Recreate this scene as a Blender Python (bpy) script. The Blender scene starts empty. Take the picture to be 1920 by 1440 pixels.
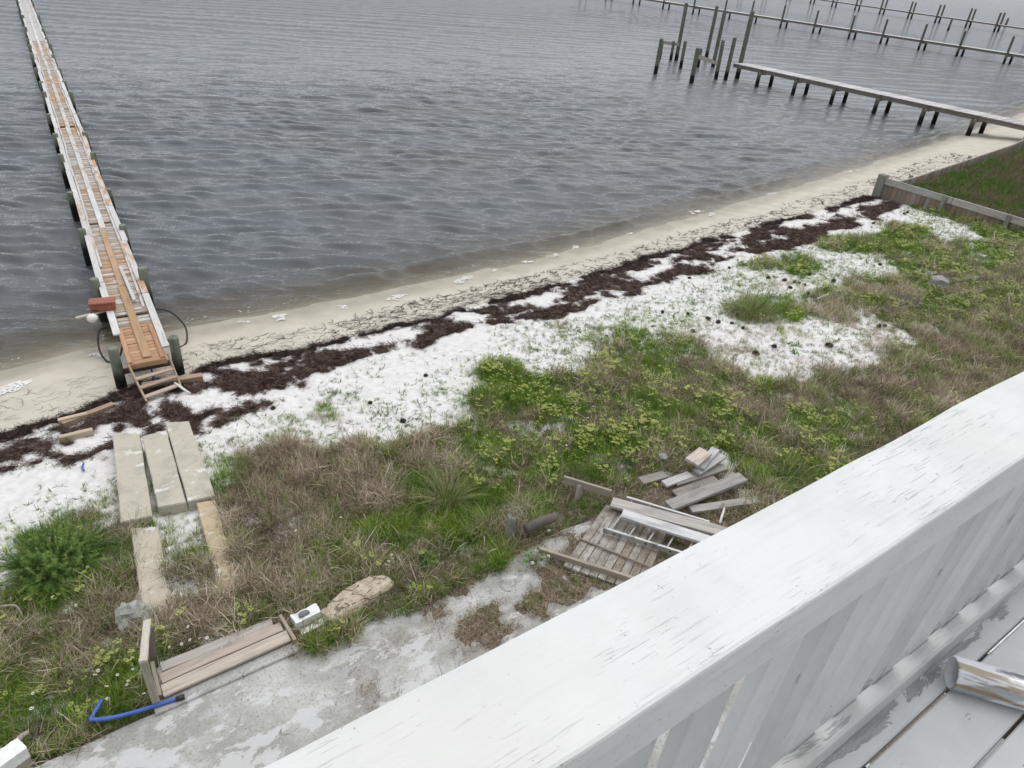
import bpy, bmesh, math, random
import numpy as np
from mathutils import Matrix, Vector
random.seed(7); RNG = np.random.default_rng(7)
scene = bpy.context.scene
C = scene.collection
R_ = math.radians

# ------------------------------------------------------------------ camera
CAM_Z = 8.0                                  # eye height above the patio (z = 0)
FPX = 1331.0                                 # focal length for a 1920 px wide frame
_down = np.array([-200., 2150., FPX]); _down /= np.linalg.norm(_down)
_vx = np.array([2112., -625., FPX]); _vx -= _down * _vx.dot(_down); _vx /= np.linalg.norm(_vx)
CR = np.array([_vx, np.cross(-_down, _vx), -_down])   # x along the house, y to the water, z up
cam = bpy.data.cameras.new('camera'); camo = bpy.data.objects.new('camera', cam); C.objects.link(camo)
m = Matrix.Identity(4)
for i in range(3):
    m[i][0] = CR[i, 0]; m[i][1] = -CR[i, 1]; m[i][2] = -CR[i, 2]
m[2][3] = CAM_Z
camo.matrix_world = m
cam.sensor_width = 36; cam.lens = FPX / 1920 * 36; cam.clip_start = 0.05; cam.clip_end = 6000
scene.camera = camo

# ------------------------------------------------------------------ sky, sun, exposure
SUN_EL, SUN_AZ = R_(72), R_(62)              # azimuth clockwise from +y
world = bpy.data.worlds.new('World'); scene.world = world; world.use_nodes = True
wn = world.node_tree; wn.nodes.clear()
sky = wn.nodes.new('ShaderNodeTexSky'); sky.sky_type = 'NISHITA'; sky.sun_disc = False
sky.sun_elevation = SUN_EL; sky.sun_rotation = SUN_AZ
sky.air_density = 1.0; sky.dust_density = 4.0; sky.ozone_density = 1.0
hs = wn.nodes.new('ShaderNodeHueSaturation'); hs.inputs['Saturation'].default_value = 0.22
mixc = wn.nodes.new('ShaderNodeMix'); mixc.data_type = 'RGBA'; mixc.inputs[0].default_value = 0.55
mixc.inputs[7].default_value = (5.85, 6.1, 6.4, 1)           # even cloud deck
bg = wn.nodes.new('ShaderNodeBackground'); bg.inputs['Strength'].default_value = 0.15
wo = wn.nodes.new('ShaderNodeOutputWorld')
wn.links.new(sky.outputs[0], hs.inputs['Color']); wn.links.new(hs.outputs[0], mixc.inputs[6])
wn.links.new(mixc.outputs[2], bg.inputs['Color']); wn.links.new(bg.outputs[0], wo.inputs[0])
sun = bpy.data.lights.new('sun', 'SUN'); sun.energy = 1.0; sun.angle = R_(80); sun.color = (1, .97, .93)
suno = bpy.data.objects.new('sun', sun); C.objects.link(suno)
sd = Vector((math.sin(SUN_AZ) * math.cos(SUN_EL), math.cos(SUN_AZ) * math.cos(SUN_EL), math.sin(SUN_EL)))
suno.rotation_euler = sd.to_track_quat('Z', 'Y').to_euler()
scene.view_settings.view_transform = 'Standard'; scene.view_settings.look = 'None'
scene.view_settings.exposure = 0.16; scene.view_settings.gamma = 1.0
scene.view_settings.use_curve_mapping = False
scene.cycles.max_bounces = 6; scene.cycles.transparent_max_bounces = 8

# ------------------------------------------------------------------ measuring helpers
def ray(px, py):
    return CR @ np.array([px - 960., py - 720., FPX])
def at(px, py, z):                            # point of the place at height z
    r = ray(px, py); t = (z - CAM_Z) / r[2]
    return Vector((r[0] * t, r[1] * t, z))
SHX = [-60, -1.1, .5, 2.65, 4.6, 6.7, 10.4, 14, 19.6, 27.2, 35.1, 46, 63, 90, 400]
SHY = [16.6, 17.3, 17.6, 17.6, 17.5, 17.5, 17.6, 17.75, 18.5, 19.5, 20.8, 22.5, 25.6, 31, 95]
PS = [-400, -60, -12, -5, -1, 0, 1, 2, 2.8, 3.6, 5, 7, 9, 11, 14]
PZ = [-4, -3.2, -2.1, -1.55, -1.05, -.9, -.80, -.70, -.60, -.5, -.4, -.25, -.13, -.06, -.04]
WATER_Z = -0.9
def shore_y(x): return np.interp(x, SHX, SHY)
def terr(x, y): return np.interp(shore_y(x) - y, PS, PZ)
def gp(px, py, dz=0.0):                       # point on the ground
    z = -0.3
    for _ in range(12):
        p = at(px, py, z); z = float(terr(p.x, p.y))
    return Vector((p.x, p.y, z + dz))

def _hash(ix, iy, s):
    h = (ix.astype(np.int64) * 374761393 + iy.astype(np.int64) * 668265263 + s * 974634777) & 0xffffffff
    h = ((h ^ (h >> 13)) * 1274126177) & 0xffffffff
    return ((h ^ (h >> 16)) & 0xffff) / 65535.0
def vnoise(x, y, s=0):
    x = np.asarray(x, float); y = np.asarray(y, float)
    ix = np.floor(x); iy = np.floor(y); fx = x - ix; fy = y - iy
    fx = fx * fx * (3 - 2 * fx); fy = fy * fy * (3 - 2 * fy)
    a = _hash(ix, iy, s); b = _hash(ix + 1, iy, s); c = _hash(ix, iy + 1, s); d = _hash(ix + 1, iy + 1, s)
    return (a * (1 - fx) + b * fx) * (1 - fy) + (c * (1 - fx) + d * fx) * fy
def fbm(x, y, o=4, s=0):
    t = 0; a = .5; n = 0
    for k in range(o):
        t = t + a * vnoise(x * 2 ** k + 17.3 * k, y * 2 ** k - 9.1 * k, s + k); n += a; a *= .5
    return t / n
def sstep(a, b, v):
    t = np.clip((v - a) / (b - a), 0, 1); return t * t * (3 - 2 * t)

# ------------------------------------------------------------------ materials
def newmat(name):
    mt = bpy.data.materials.new(name); mt.use_nodes = True; mt.node_tree.nodes.clear()
    return mt, mt.node_tree
class G:
    """small node-graph helper"""
    def __init__(s, nt): s.nt = nt
    def n(s, typ, **kw):
        nd = s.nt.nodes.new('ShaderNode' + typ)
        for k, v in kw.items(): setattr(nd, k, v)
        return nd
    def put(s, sock, v):
        if hasattr(v, 'is_linked') or hasattr(v, 'links'): s.nt.links.new(v, sock)
        elif isinstance(v, (tuple, list)) and sock.type == 'RGBA' and len(v) == 3: sock.default_value = (*v, 1)
        else: sock.default_value = v
    def noise(s, vec, scale, detail=4, rough=.55, dist=0.):
        nd = s.n('TexNoise'); s.put(nd.inputs['Vector'], vec); s.put(nd.inputs['Scale'], scale)
        nd.inputs['Detail'].default_value = detail; nd.inputs['Roughness'].default_value = rough
        nd.inputs['Distortion'].default_value = dist
        return nd.outputs['Fac']
    def vor(s, vec, scale, feature='F1'):
        nd = s.n('TexVoronoi', feature=feature); s.put(nd.inputs['Vector'], vec); s.put(nd.inputs['Scale'], scale)
        return nd.outputs['Distance']
    def math(s, op, a, b=0., c=0., clamp=False):
        nd = s.n('Math', operation=op, use_clamp=clamp)
        s.put(nd.inputs[0], a); s.put(nd.inputs[1], b); s.put(nd.inputs[2], c); return nd.outputs[0]
    def rng(s, v, a, b, c=0., d=1.):
        nd = s.n('MapRange'); nd.interpolation_type = 'SMOOTHSTEP'
        for i, q in enumerate((v, a, b, c, d)): s.put(nd.inputs[i], q)
        return nd.outputs[0]
    def mix(s, f, a, b, blend='MIX'):
        nd = s.n('Mix', data_type='RGBA', blend_type=blend)
        s.put(nd.inputs[0], f); s.put(nd.inputs[6], a); s.put(nd.inputs[7], b); return nd.outputs[2]
    def mapv(s, vec, scale=(1, 1, 1), rot=(0, 0, 0), loc=(0, 0, 0)):
        nd = s.n('Mapping'); s.put(nd.inputs['Vector'], vec)
        s.put(nd.inputs['Location'], loc); s.put(nd.inputs['Rotation'], rot); s.put(nd.inputs['Scale'], scale)
        return nd.outputs[0]
    def attr(s, name, kind='GEOMETRY', out='Fac'):
        nd = s.n('Attribute', attribute_name=name, attribute_type=kind); return nd.outputs[out]
    def bump(s, h, strength=.4, dist=.02, normal=None):
        nd = s.n('Bump'); nd.inputs['Strength'].default_value = strength; nd.inputs['Distance'].default_value = dist
        s.put(nd.inputs['Height'], h)
        if normal is not None: s.put(nd.inputs['Normal'], normal)
        return nd.outputs[0]
    def hsv(s, col, h=.5, sa=1., v=1.):
        nd = s.n('HueSaturation'); s.put(nd.inputs['Hue'], h); s.put(nd.inputs['Saturation'], sa); s.put(nd.inputs['Value'], v)
        s.put(nd.inputs['Color'], col); return nd.outputs[0]
    def prin(s, col, rough=.7, normal=None, **kw):
        nd = s.n('BsdfPrincipled'); s.put(nd.inputs['Base Color'], col); s.put(nd.inputs['Roughness'], rough)
        if normal is not None: s.put(nd.inputs['Normal'], normal)
        for k, v in kw.items(): s.put(nd.inputs[k.replace('_', ' ')], v)
        return nd.outputs[0]
    def out(s, sh):
        o = s.n('OutputMaterial'); s.nt.links.new(sh, o.inputs['Surface'])

def objvec(g):
    """object coordinates shifted by a random amount for each object"""
    tc = g.n('TexCoord').outputs['Object']; oi = g.n('ObjectInfo').outputs['Random']
    nd = g.n('VectorMath', operation='ADD'); g.put(nd.inputs[0], tc)
    cb = g.n('CombineXYZ'); g.put(cb.inputs[0], g.math('MULTIPLY', oi, 91.)); g.put(cb.inputs[1], g.math('MULTIPLY', oi, 37.))
    g.put(nd.inputs[1], cb.outputs[0]); return nd.outputs[0]

def wood_mat(name, contrast=1.0, bleach=0.0, bleach_col=(.55, .545, .54), rough=.85):
    """boards: the colour comes from the object, the grain runs along local x"""
    mt, nt = newmat(name); g = G(nt); v = objvec(g)
    base = g.n('ObjectInfo').outputs['Color']
    grain = g.noise(g.mapv(v, (1.6, 34, 34)), 1.0, 5, .6, .6)
    blot = g.noise(g.mapv(v, (1.3, 5, 5)), 1.2, 4, .6)
    crack = g.noise(g.mapv(v, (1.1, 60, 60)), 1.0, 3, .5, .3)
    val = g.math('ADD', .55, g.math('MULTIPLY', grain, .9 * contrast))
    col = g.hsv(base, .5, 1., val)
    col = g.mix(g.rng(blot, .48, .72, 0, .55), col, g.hsv(base, .49, .75, .55))
    if bleach > 0:
        bl = g.noise(g.mapv(v, (.8, 3.2, 3.2), loc=(3, 5, 1)), 1.3, 6, .65)
        col = g.mix(g.rng(bl, .60 - bleach * .3, .66 - bleach * .3, 0, .9), col, g.hsv(g.mix(.0, bleach_col, bleach_col), .5, 1., g.math('ADD', .7, g.math('MULTIPLY', grain, .5))))
    col = g.mix(g.rng(crack, .66, .74, 0, .75), col, (.05, .04, .033))
    nail = g.vor(g.mapv(v, (2.2, 9, 9)), 1.0)
    col = g.mix(g.rng(nail, .03, .05, .8, 0), col, (.03, .025, .02))
    h = g.math('ADD', g.math('MULTIPLY', grain, .6), g.math('MULTIPLY', crack, -.5))
    g.out(g.prin(col, rough, g.bump(h, .5, .006), Specular_IOR_Level=.25)); return mt
M = {}
M['wood'] = wood_mat('weathered_wood', 1.0)
M['wood_bleached'] = wood_mat('bleached_wood', 1.0, .55)
M['wood_old'] = wood_mat('split_grey_wood', 1.7)
M['wood_flaky'] = wood_mat('flaking_painted_wood', 1.0, .25)

def pile_mat():
    mt, nt = newmat('pile_wood'); g = G(nt); v = objvec(g)
    pos = g.n('NewGeometry').outputs['Position']; sep = g.n('SeparateXYZ'); g.put(sep.inputs[0], pos)
    grain = g.noise(g.mapv(v, (22, 22, 1.2)), 1, 5, .6, .5)
    blot = g.noise(g.mapv(v, (3, 3, 1.5)), 1.5, 4)
    base = g.n('ObjectInfo').outputs['Color']
    col = g.hsv(base, .5, 1., g.math('ADD', .5, grain))
    col = g.mix(g.rng(blot, .5, .7, 0, .6), col, (.055, .07, .05))
    zz = g.math('ADD', sep.outputs[2], g.math('MULTIPLY', g.math('SUBTRACT', blot, .5), .5))
    col = g.mix(g.rng(zz, -.42, -.05, 1, 0), col, (.012, .011, .010))      # growth and damp below the high water mark
    g.out(g.prin(col, .85, g.bump(grain, .5, .01), Specular_IOR_Level=.2)); return mt
M['pile'] = pile_mat()

def paint_mat(name, col=(.675, .685, .685), wear=.0, scale=1.0, worn=(.30, .30, .30)):
    mt, nt = newmat(name); g = G(nt)
    v = g.n('TexCoord').outputs['Object']
    speck = g.noise(g.mapv(v, (9, 70, 70)), 1, 4, .6, .4)
    blot = g.noise(v, 7 * scale, 5, .6)
    fine = g.noise(g.mapv(v, (6, 90, 90)), 1.0, 3)
    streak = g.noise(g.mapv(v, (16, 420, 420), loc=(4, 1, 2)), 1, 3, .5, .3)
    c = g.mix(g.rng(blot, .35, .7), col, tuple(q * .90 for q in col))
    patch = g.noise(g.mapv(v, (2.4, 6, 6), loc=(7, 3, 0)), 1, 5, .65)
    crack = g.math('MULTIPLY', g.rng(streak, .62, .68), g.rng(patch, .48, .62))
    c = g.mix(g.math('MULTIPLY', crack, .22), c, (.24, .23, .22))
    c = g.mix(g.rng(fine, .52, .75, 0, .22), c, tuple(q * .72 for q in col))
    c = g.mix(g.rng(g.noise(v, 2.6, 4), .5, .7, 0, .5), c, (col[0] * .97, col[1] * .95, col[2] * .90))
    chip = g.math('MULTIPLY', g.rng(g.noise(v, 130, 3, .6), .67, .70), g.rng(patch, .42, .6))
    c = g.mix(g.math('MULTIPLY', chip, .8), c, (.2, .18, .165))
    if wear:
        wn_ = g.noise(g.mapv(v, (2.5, 11, 11)), 1.0, 6, .7, .4)
        c = g.mix(g.rng(wn_, .62 - .12 * wear, .66 - .12 * wear, 0, .85), c, worn)
    h = g.math('SUBTRACT', g.math('ADD', g.math('MULTIPLY', fine, .5), g.math('MULTIPLY', blot, .5)), g.math('MULTIPLY', crack, .6))
    g.out(g.prin(c, .5, g.bump(h, .6, .005), Specular_IOR_Level=.35)); return mt
M['paint'] = paint_mat('white_paint')
M['paint_worn'] = paint_mat('worn_white_paint', (.58, .585, .58), .45)

def simple(name, col, rough=.7, nscale=12., var=.3, bump=.3, bd=.01, metallic=0., second=None, th=(.5, .6), **kw):
    mt, nt = newmat(name); g = G(nt); v = objvec(g)
    nz = g.noise(v, nscale, 5, .6)
    c = g.hsv(col if not isinstance(col, str) else g.n('ObjectInfo').outputs['Color'], .5, 1., g.math('ADD', 1 - var, g.math('MULTIPLY', nz, 2 * var)))
    if second: c = g.mix(g.rng(g.noise(v, nscale * .4, 5, .65), *th), c, second)
    g.out(g.prin(c, rough, g.bump(nz, bump, bd), Metallic=metallic, **kw)); return mt

# ------------------------------------------------------------------ object helpers
WM = {}
def link(name, me, mat, M4=None, parent=None, color=None):
    o = bpy.data.objects.new(name, me); C.objects.link(o)
    if mat is not None and me is not None and len(me.materials) == 0: me.materials.append(mat)
    M4 = M4 if M4 is not None else Matrix.Identity(4)
    WM[o] = M4.copy()
    if parent is not None:
        o.parent = parent; o.matrix_basis = WM[parent].inverted() @ M4
    else: o.matrix_basis = M4
    if color is not None: o.color = (*color, 1)
    return o
def tag(o, label, cat, group=None, kind=None):
    if label: o['label'] = label
    if cat: o['category'] = cat
    if group: o['group'] = group
    if kind: o['kind'] = kind
    return o
def thing(name, label, cat, loc, group=None):
    o = link(name, None, None, Matrix.Translation(loc)); o.empty_display_size = .2
    return tag(o, label, cat, group)
def structure(name, me, mat, M4=None, parent=None):
    o = link(name, me, mat, M4, parent); o['kind'] = 'structure'; return o
def meshnp(name, V, F, smooth=False):
    me = bpy.data.meshes.new(name); V = np.asarray(V, np.float32); F = np.asarray(F, np.int32)
    k = F.shape[1]
    me.vertices.add(len(V)); me.vertices.foreach_set('co', V.ravel())
    me.loops.add(F.size); me.loops.foreach_set('vertex_index', F.ravel())
    me.polygons.add(len(F)); me.polygons.foreach_set('loop_start', np.arange(len(F), dtype=np.int32) * k)
    me.polygons.foreach_set('loop_total', np.full(len(F), k, np.int32))
    if smooth: me.polygons.foreach_set('use_smooth', np.ones(len(F), bool))
    me.update(calc_edges=True); me.validate(); return me
def fattr(me, name, arr):
    a = me.attributes.new(name, 'FLOAT', 'POINT'); a.data.foreach_set('value', np.asarray(arr, np.float32).ravel())
def bm_mesh(bm, name='mesh', smooth=False):
    me = bpy.data.meshes.new(name); bm.to_mesh(me); bm.free()
    if smooth:
        for p in me.polygons: p.use_smooth = True
    return me
_cb = {}
def cbox(L, W, T, c=.006, mat=None):
    """chamfered box centred on its origin, shared between alike pieces"""
    key = (round(L, 3), round(W, 3), round(T, 3), c, mat.name if mat else '')
    if key in _cb: return _cb[key]
    bm = bmesh.new(); bmesh.ops.create_cube(bm, size=1.)
    for v in bm.verts: v.co = Vector((v.co.x * L, v.co.y * W, v.co.z * T))
    if c: bmesh.ops.bevel(bm, geom=list(bm.edges), offset=min(c, T * .3), segments=1, affect='EDGES')
    me = bm_mesh(bm, 'board'); 
    if mat: me.materials.append(mat)
    _cb[key] = me; return me
def warped(L, W, T, rnd, bend=.01, n=6, c=.006, mat=None):
    """an old board: slightly bowed and uneven along its length"""
    prof = [(-W/2+c, -T/2), (W/2-c, -T/2), (W/2, -T/2+c), (W/2, T/2-c), (W/2-c, T/2), (-W/2+c, T/2), (-W/2, T/2-c), (-W/2, -T/2+c)]
    V = []; F = []; tw = rnd.uniform(-.04, .04)
    for i in range(n + 1):
        t = i / n; x = (t - .5) * L; bz = bend * (1 - (2*t-1)**2) * (1 if bend else 0); by = rnd.uniform(-.0025, .0025)
        a = tw * (t - .5)
        for (y, z) in prof:
            yy = y + by + rnd.uniform(-.0015, .0015); xx = x
            if i in (0, n): xx += rnd.uniform(-.008, .008)
            V.append((xx, yy * math.cos(a) - z * math.sin(a), yy * math.sin(a) + z * math.cos(a) + bz))
    for i in range(n):
        for k in range(8): F.append((i*8+k, i*8+(k+1) % 8, (i+1)*8+(k+1) % 8, (i+1)*8+k))
    me = bpy.data.meshes.new('board')
    me.from_pydata(V, [], F + [tuple(range(7, -1, -1)), tuple(n*8 + k for k in range(8))]); me.update()
    if mat: me.materials.append(mat)
    return me
def frame_m(p0, p1, up=(0, 0, 1)):
    p0 = Vector(p0); p1 = Vector(p1); x = (p1 - p0).normalized(); u = Vector(up)
    y = u.cross(x)
    if y.length < 1e-4: y = Vector((0, 1, 0))
    y.normalize(); z = x.cross(y)
    mm = Matrix((x, y, z)).transposed().to_4x4(); mm.translation = (p0 + p1) / 2
    return mm
def board(name, p0, p1, W, T, mat, parent=None, color=(.3, .3, .3), up=(0, 0, 1), c=.006, warp=None, bend=.0):
    L = (Vector(p1) - Vector(p0)).length
    me = warped(L, W, T, warp, bend, mat=mat) if warp else cbox(L, W, T, c, mat)
    return link(name, me, None, frame_m(p0, p1, up), parent, color)
def tube_mesh(pts, r, seg=8, name='tube', cap=True):
    pts = [Vector(p) for p in pts]; n = len(pts); V = []; F = []
    rr = r if isinstance(r, (list, tuple)) else [r] * n
    ref = Vector((0, 0, 1)); prev = None
    for i, p in enumerate(pts):
        d = (pts[min(i+1, n-1)] - pts[max(i-1, 0)]).normalized()
        if prev is None:
            a = d.cross(ref)
            if a.length < .05: a = d.cross(Vector((1, 0, 0)))
        else: a = prev - d * prev.dot(d)
        a.normalize(); prev = a; b = d.cross(a)
        for k in range(seg):
            t = 2*math.pi*k/seg; V.append(p + (a*math.cos(t) + b*math.sin(t)) * rr[i])
    for i in range(n-1):
        for k in range(seg): F.append((i*seg+k, i*seg+(k+1) % seg, (i+1)*seg+(k+1) % seg, (i+1)*seg+k))
    me = bpy.data.meshes.new(name)
    if cap: F += [tuple(range(seg-1, -1, -1)), tuple((n-1)*seg+k for k in range(seg))]
    me.from_pydata([tuple(v) for v in V], [], F); me.update()
    for p in me.polygons: p.use_smooth = len(p.vertices) == 4
    return me
def smooth_path(pts, n=8):
    P = [Vector(p) for p in pts]; out = []
    for i in range(len(P)-1):
        a, b, c, d = P[max(i-1, 0)], P[i], P[i+1], P[min(i+2, len(P)-1)]
        for k in range(n):
            t = k/n; out.append(.5*((2*b) + (c-a)*t + (2*a-5*b+4*c-d)*t*t + (3*b-a-3*c+d)*t**3))
    out.append(P[-1]); return out
_pm = {}
def pile_mesh(h, r, rnd_id=0):
    key = (round(h, 2), round(r, 3), rnd_id % 5)
    if key in _pm: return _pm[key]
    rn = random.Random(hash(key) % 9999); seg = 14; st = [0, .3, .6, .9, .985, 1.]; sc = [1.06, 1.03, 1, .98, .96, .86]
    wob = [rn.uniform(.94, 1.06) for _ in range(seg)]; V = []; F = []
    for t, s in zip(st, sc):
        for k in range(seg):
            a = 2*math.pi*k/seg; V.append((r*s*wob[k]*math.cos(a), r*s*wob[k]*math.sin(a), h*t))
    for i in range(len(st)-1):
        for k in range(seg): F.append((i*seg+k, i*seg+(k+1) % seg, (i+1)*seg+(k+1) % seg, (i+1)*seg+k))
    F += [tuple((len(st)-1)*seg+k for k in range(seg)), tuple(range(seg-1, -1, -1))]
    me = bpy.data.meshes.new('pile'); me.from_pydata(V, [], F); me.update()
    for p in me.polygons: p.use_smooth = len(p.vertices) == 4
    me.materials.append(M['pile']); _pm[key] = me; return me
def pile(name, x, y, z0, z1, r, parent=None, color=(.2, .21, .17), lean=(0, 0), rid=0):
    mm = Matrix.Translation((x, y, z0)) @ Matrix.Rotation(lean[0], 4, 'X') @ Matrix.Rotation(lean[1], 4, 'Y') @ Matrix.Rotation(rid * 1.7, 4, 'Z')
    return link(name, pile_mesh(z1 - z0, r, rid), None, mm, parent, color)

# ------------------------------------------------------------------ ground fields
LEAD = [(0, 817), (110, 789), (215, 742), (345, 704), (444, 672), (561, 660), (648, 637), (794, 600), (982, 550), (1168, 499), (1329, 451), (1493, 408), (1649, 364)]
LAND = [(-40, 880), (330, 830), (403, 794), (546, 742), (677, 675), (794, 653), (909, 615), (1084, 583), (1197, 546), (1365, 499), (1535, 448), (1684, 394)]
_l = [gp(*p) for p in LEAD]; LX = [p.x for p in _l]; LY = [p.y for p in _l]
_l = [gp(*p) for p in LAND]; DX = [p.x for p in _l]; DY = [p.y for p in _l]
def lead_y(x): return np.interp(x, LX + [90], LY + [24.])
def land_y(x): return np.interp(x, DX + [90], DY + [21.5])
WBLOB = [(150, 862, .45), (125, 885, .35), (100, 905, .22), (40, 912, .4), (75, 903, .25), (20, 850, .5), (70, 845, .5), (130, 830, .3), (270, 795, .35), (290, 805, .3), (230, 803, .25), (360, 785, .3), (320, 765, .25), (200, 825, .2), (10, 880, .3)]
WB = [(gp(a, b), r) for a, b, r in WBLOB]
def wrack_density(x, y):
    L = lead_y(x); D = land_y(x)
    L = L + (fbm(x * 1.5, x * 0 + 3, 3, 5) - .5) * .55
    D = D + (fbm(x * .9, x * 0 + 8, 3, 9) - .5) * .9
    q = (L - y) / np.maximum(L - D, .3)
    d = np.interp(q, [-.06, 0, .06, .13, .24, .45, .6, .9, 1.0, 1.06], [0, .95, 1., .76, .48, .46, .70, .80, .48, 0])
    left = sstep(2.6, 1.2, x)
    d = d * (1 - .45 * left * (q > .14))
    d = np.where((q > -.1) & (q < .13), d - 1.1 * sstep(.57, .66, fbm(x * .8 + 3, x * 0 + 2, 3, 17)) * (x > 2), d)
    d = np.where(x > 32.3, d * (q < .15), d)
    for p, r in WB:
        e = np.hypot(x - p.x, (y - p.y) * 1.15) / r
        d = np.maximum(d, .8 * np.clip(1.35 - e, 0, 1))
    # diagonal tongues the tide left
    n = fbm(x * .9 + y * .75, y * 1.5 - x * .35, 3, 21)
    return np.where(d > 0, d + (n - .5) * 2.0 * (q > .08) + (fbm(x*5, y*5, 3, 4) - .5) * 1.1, 0)

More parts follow.
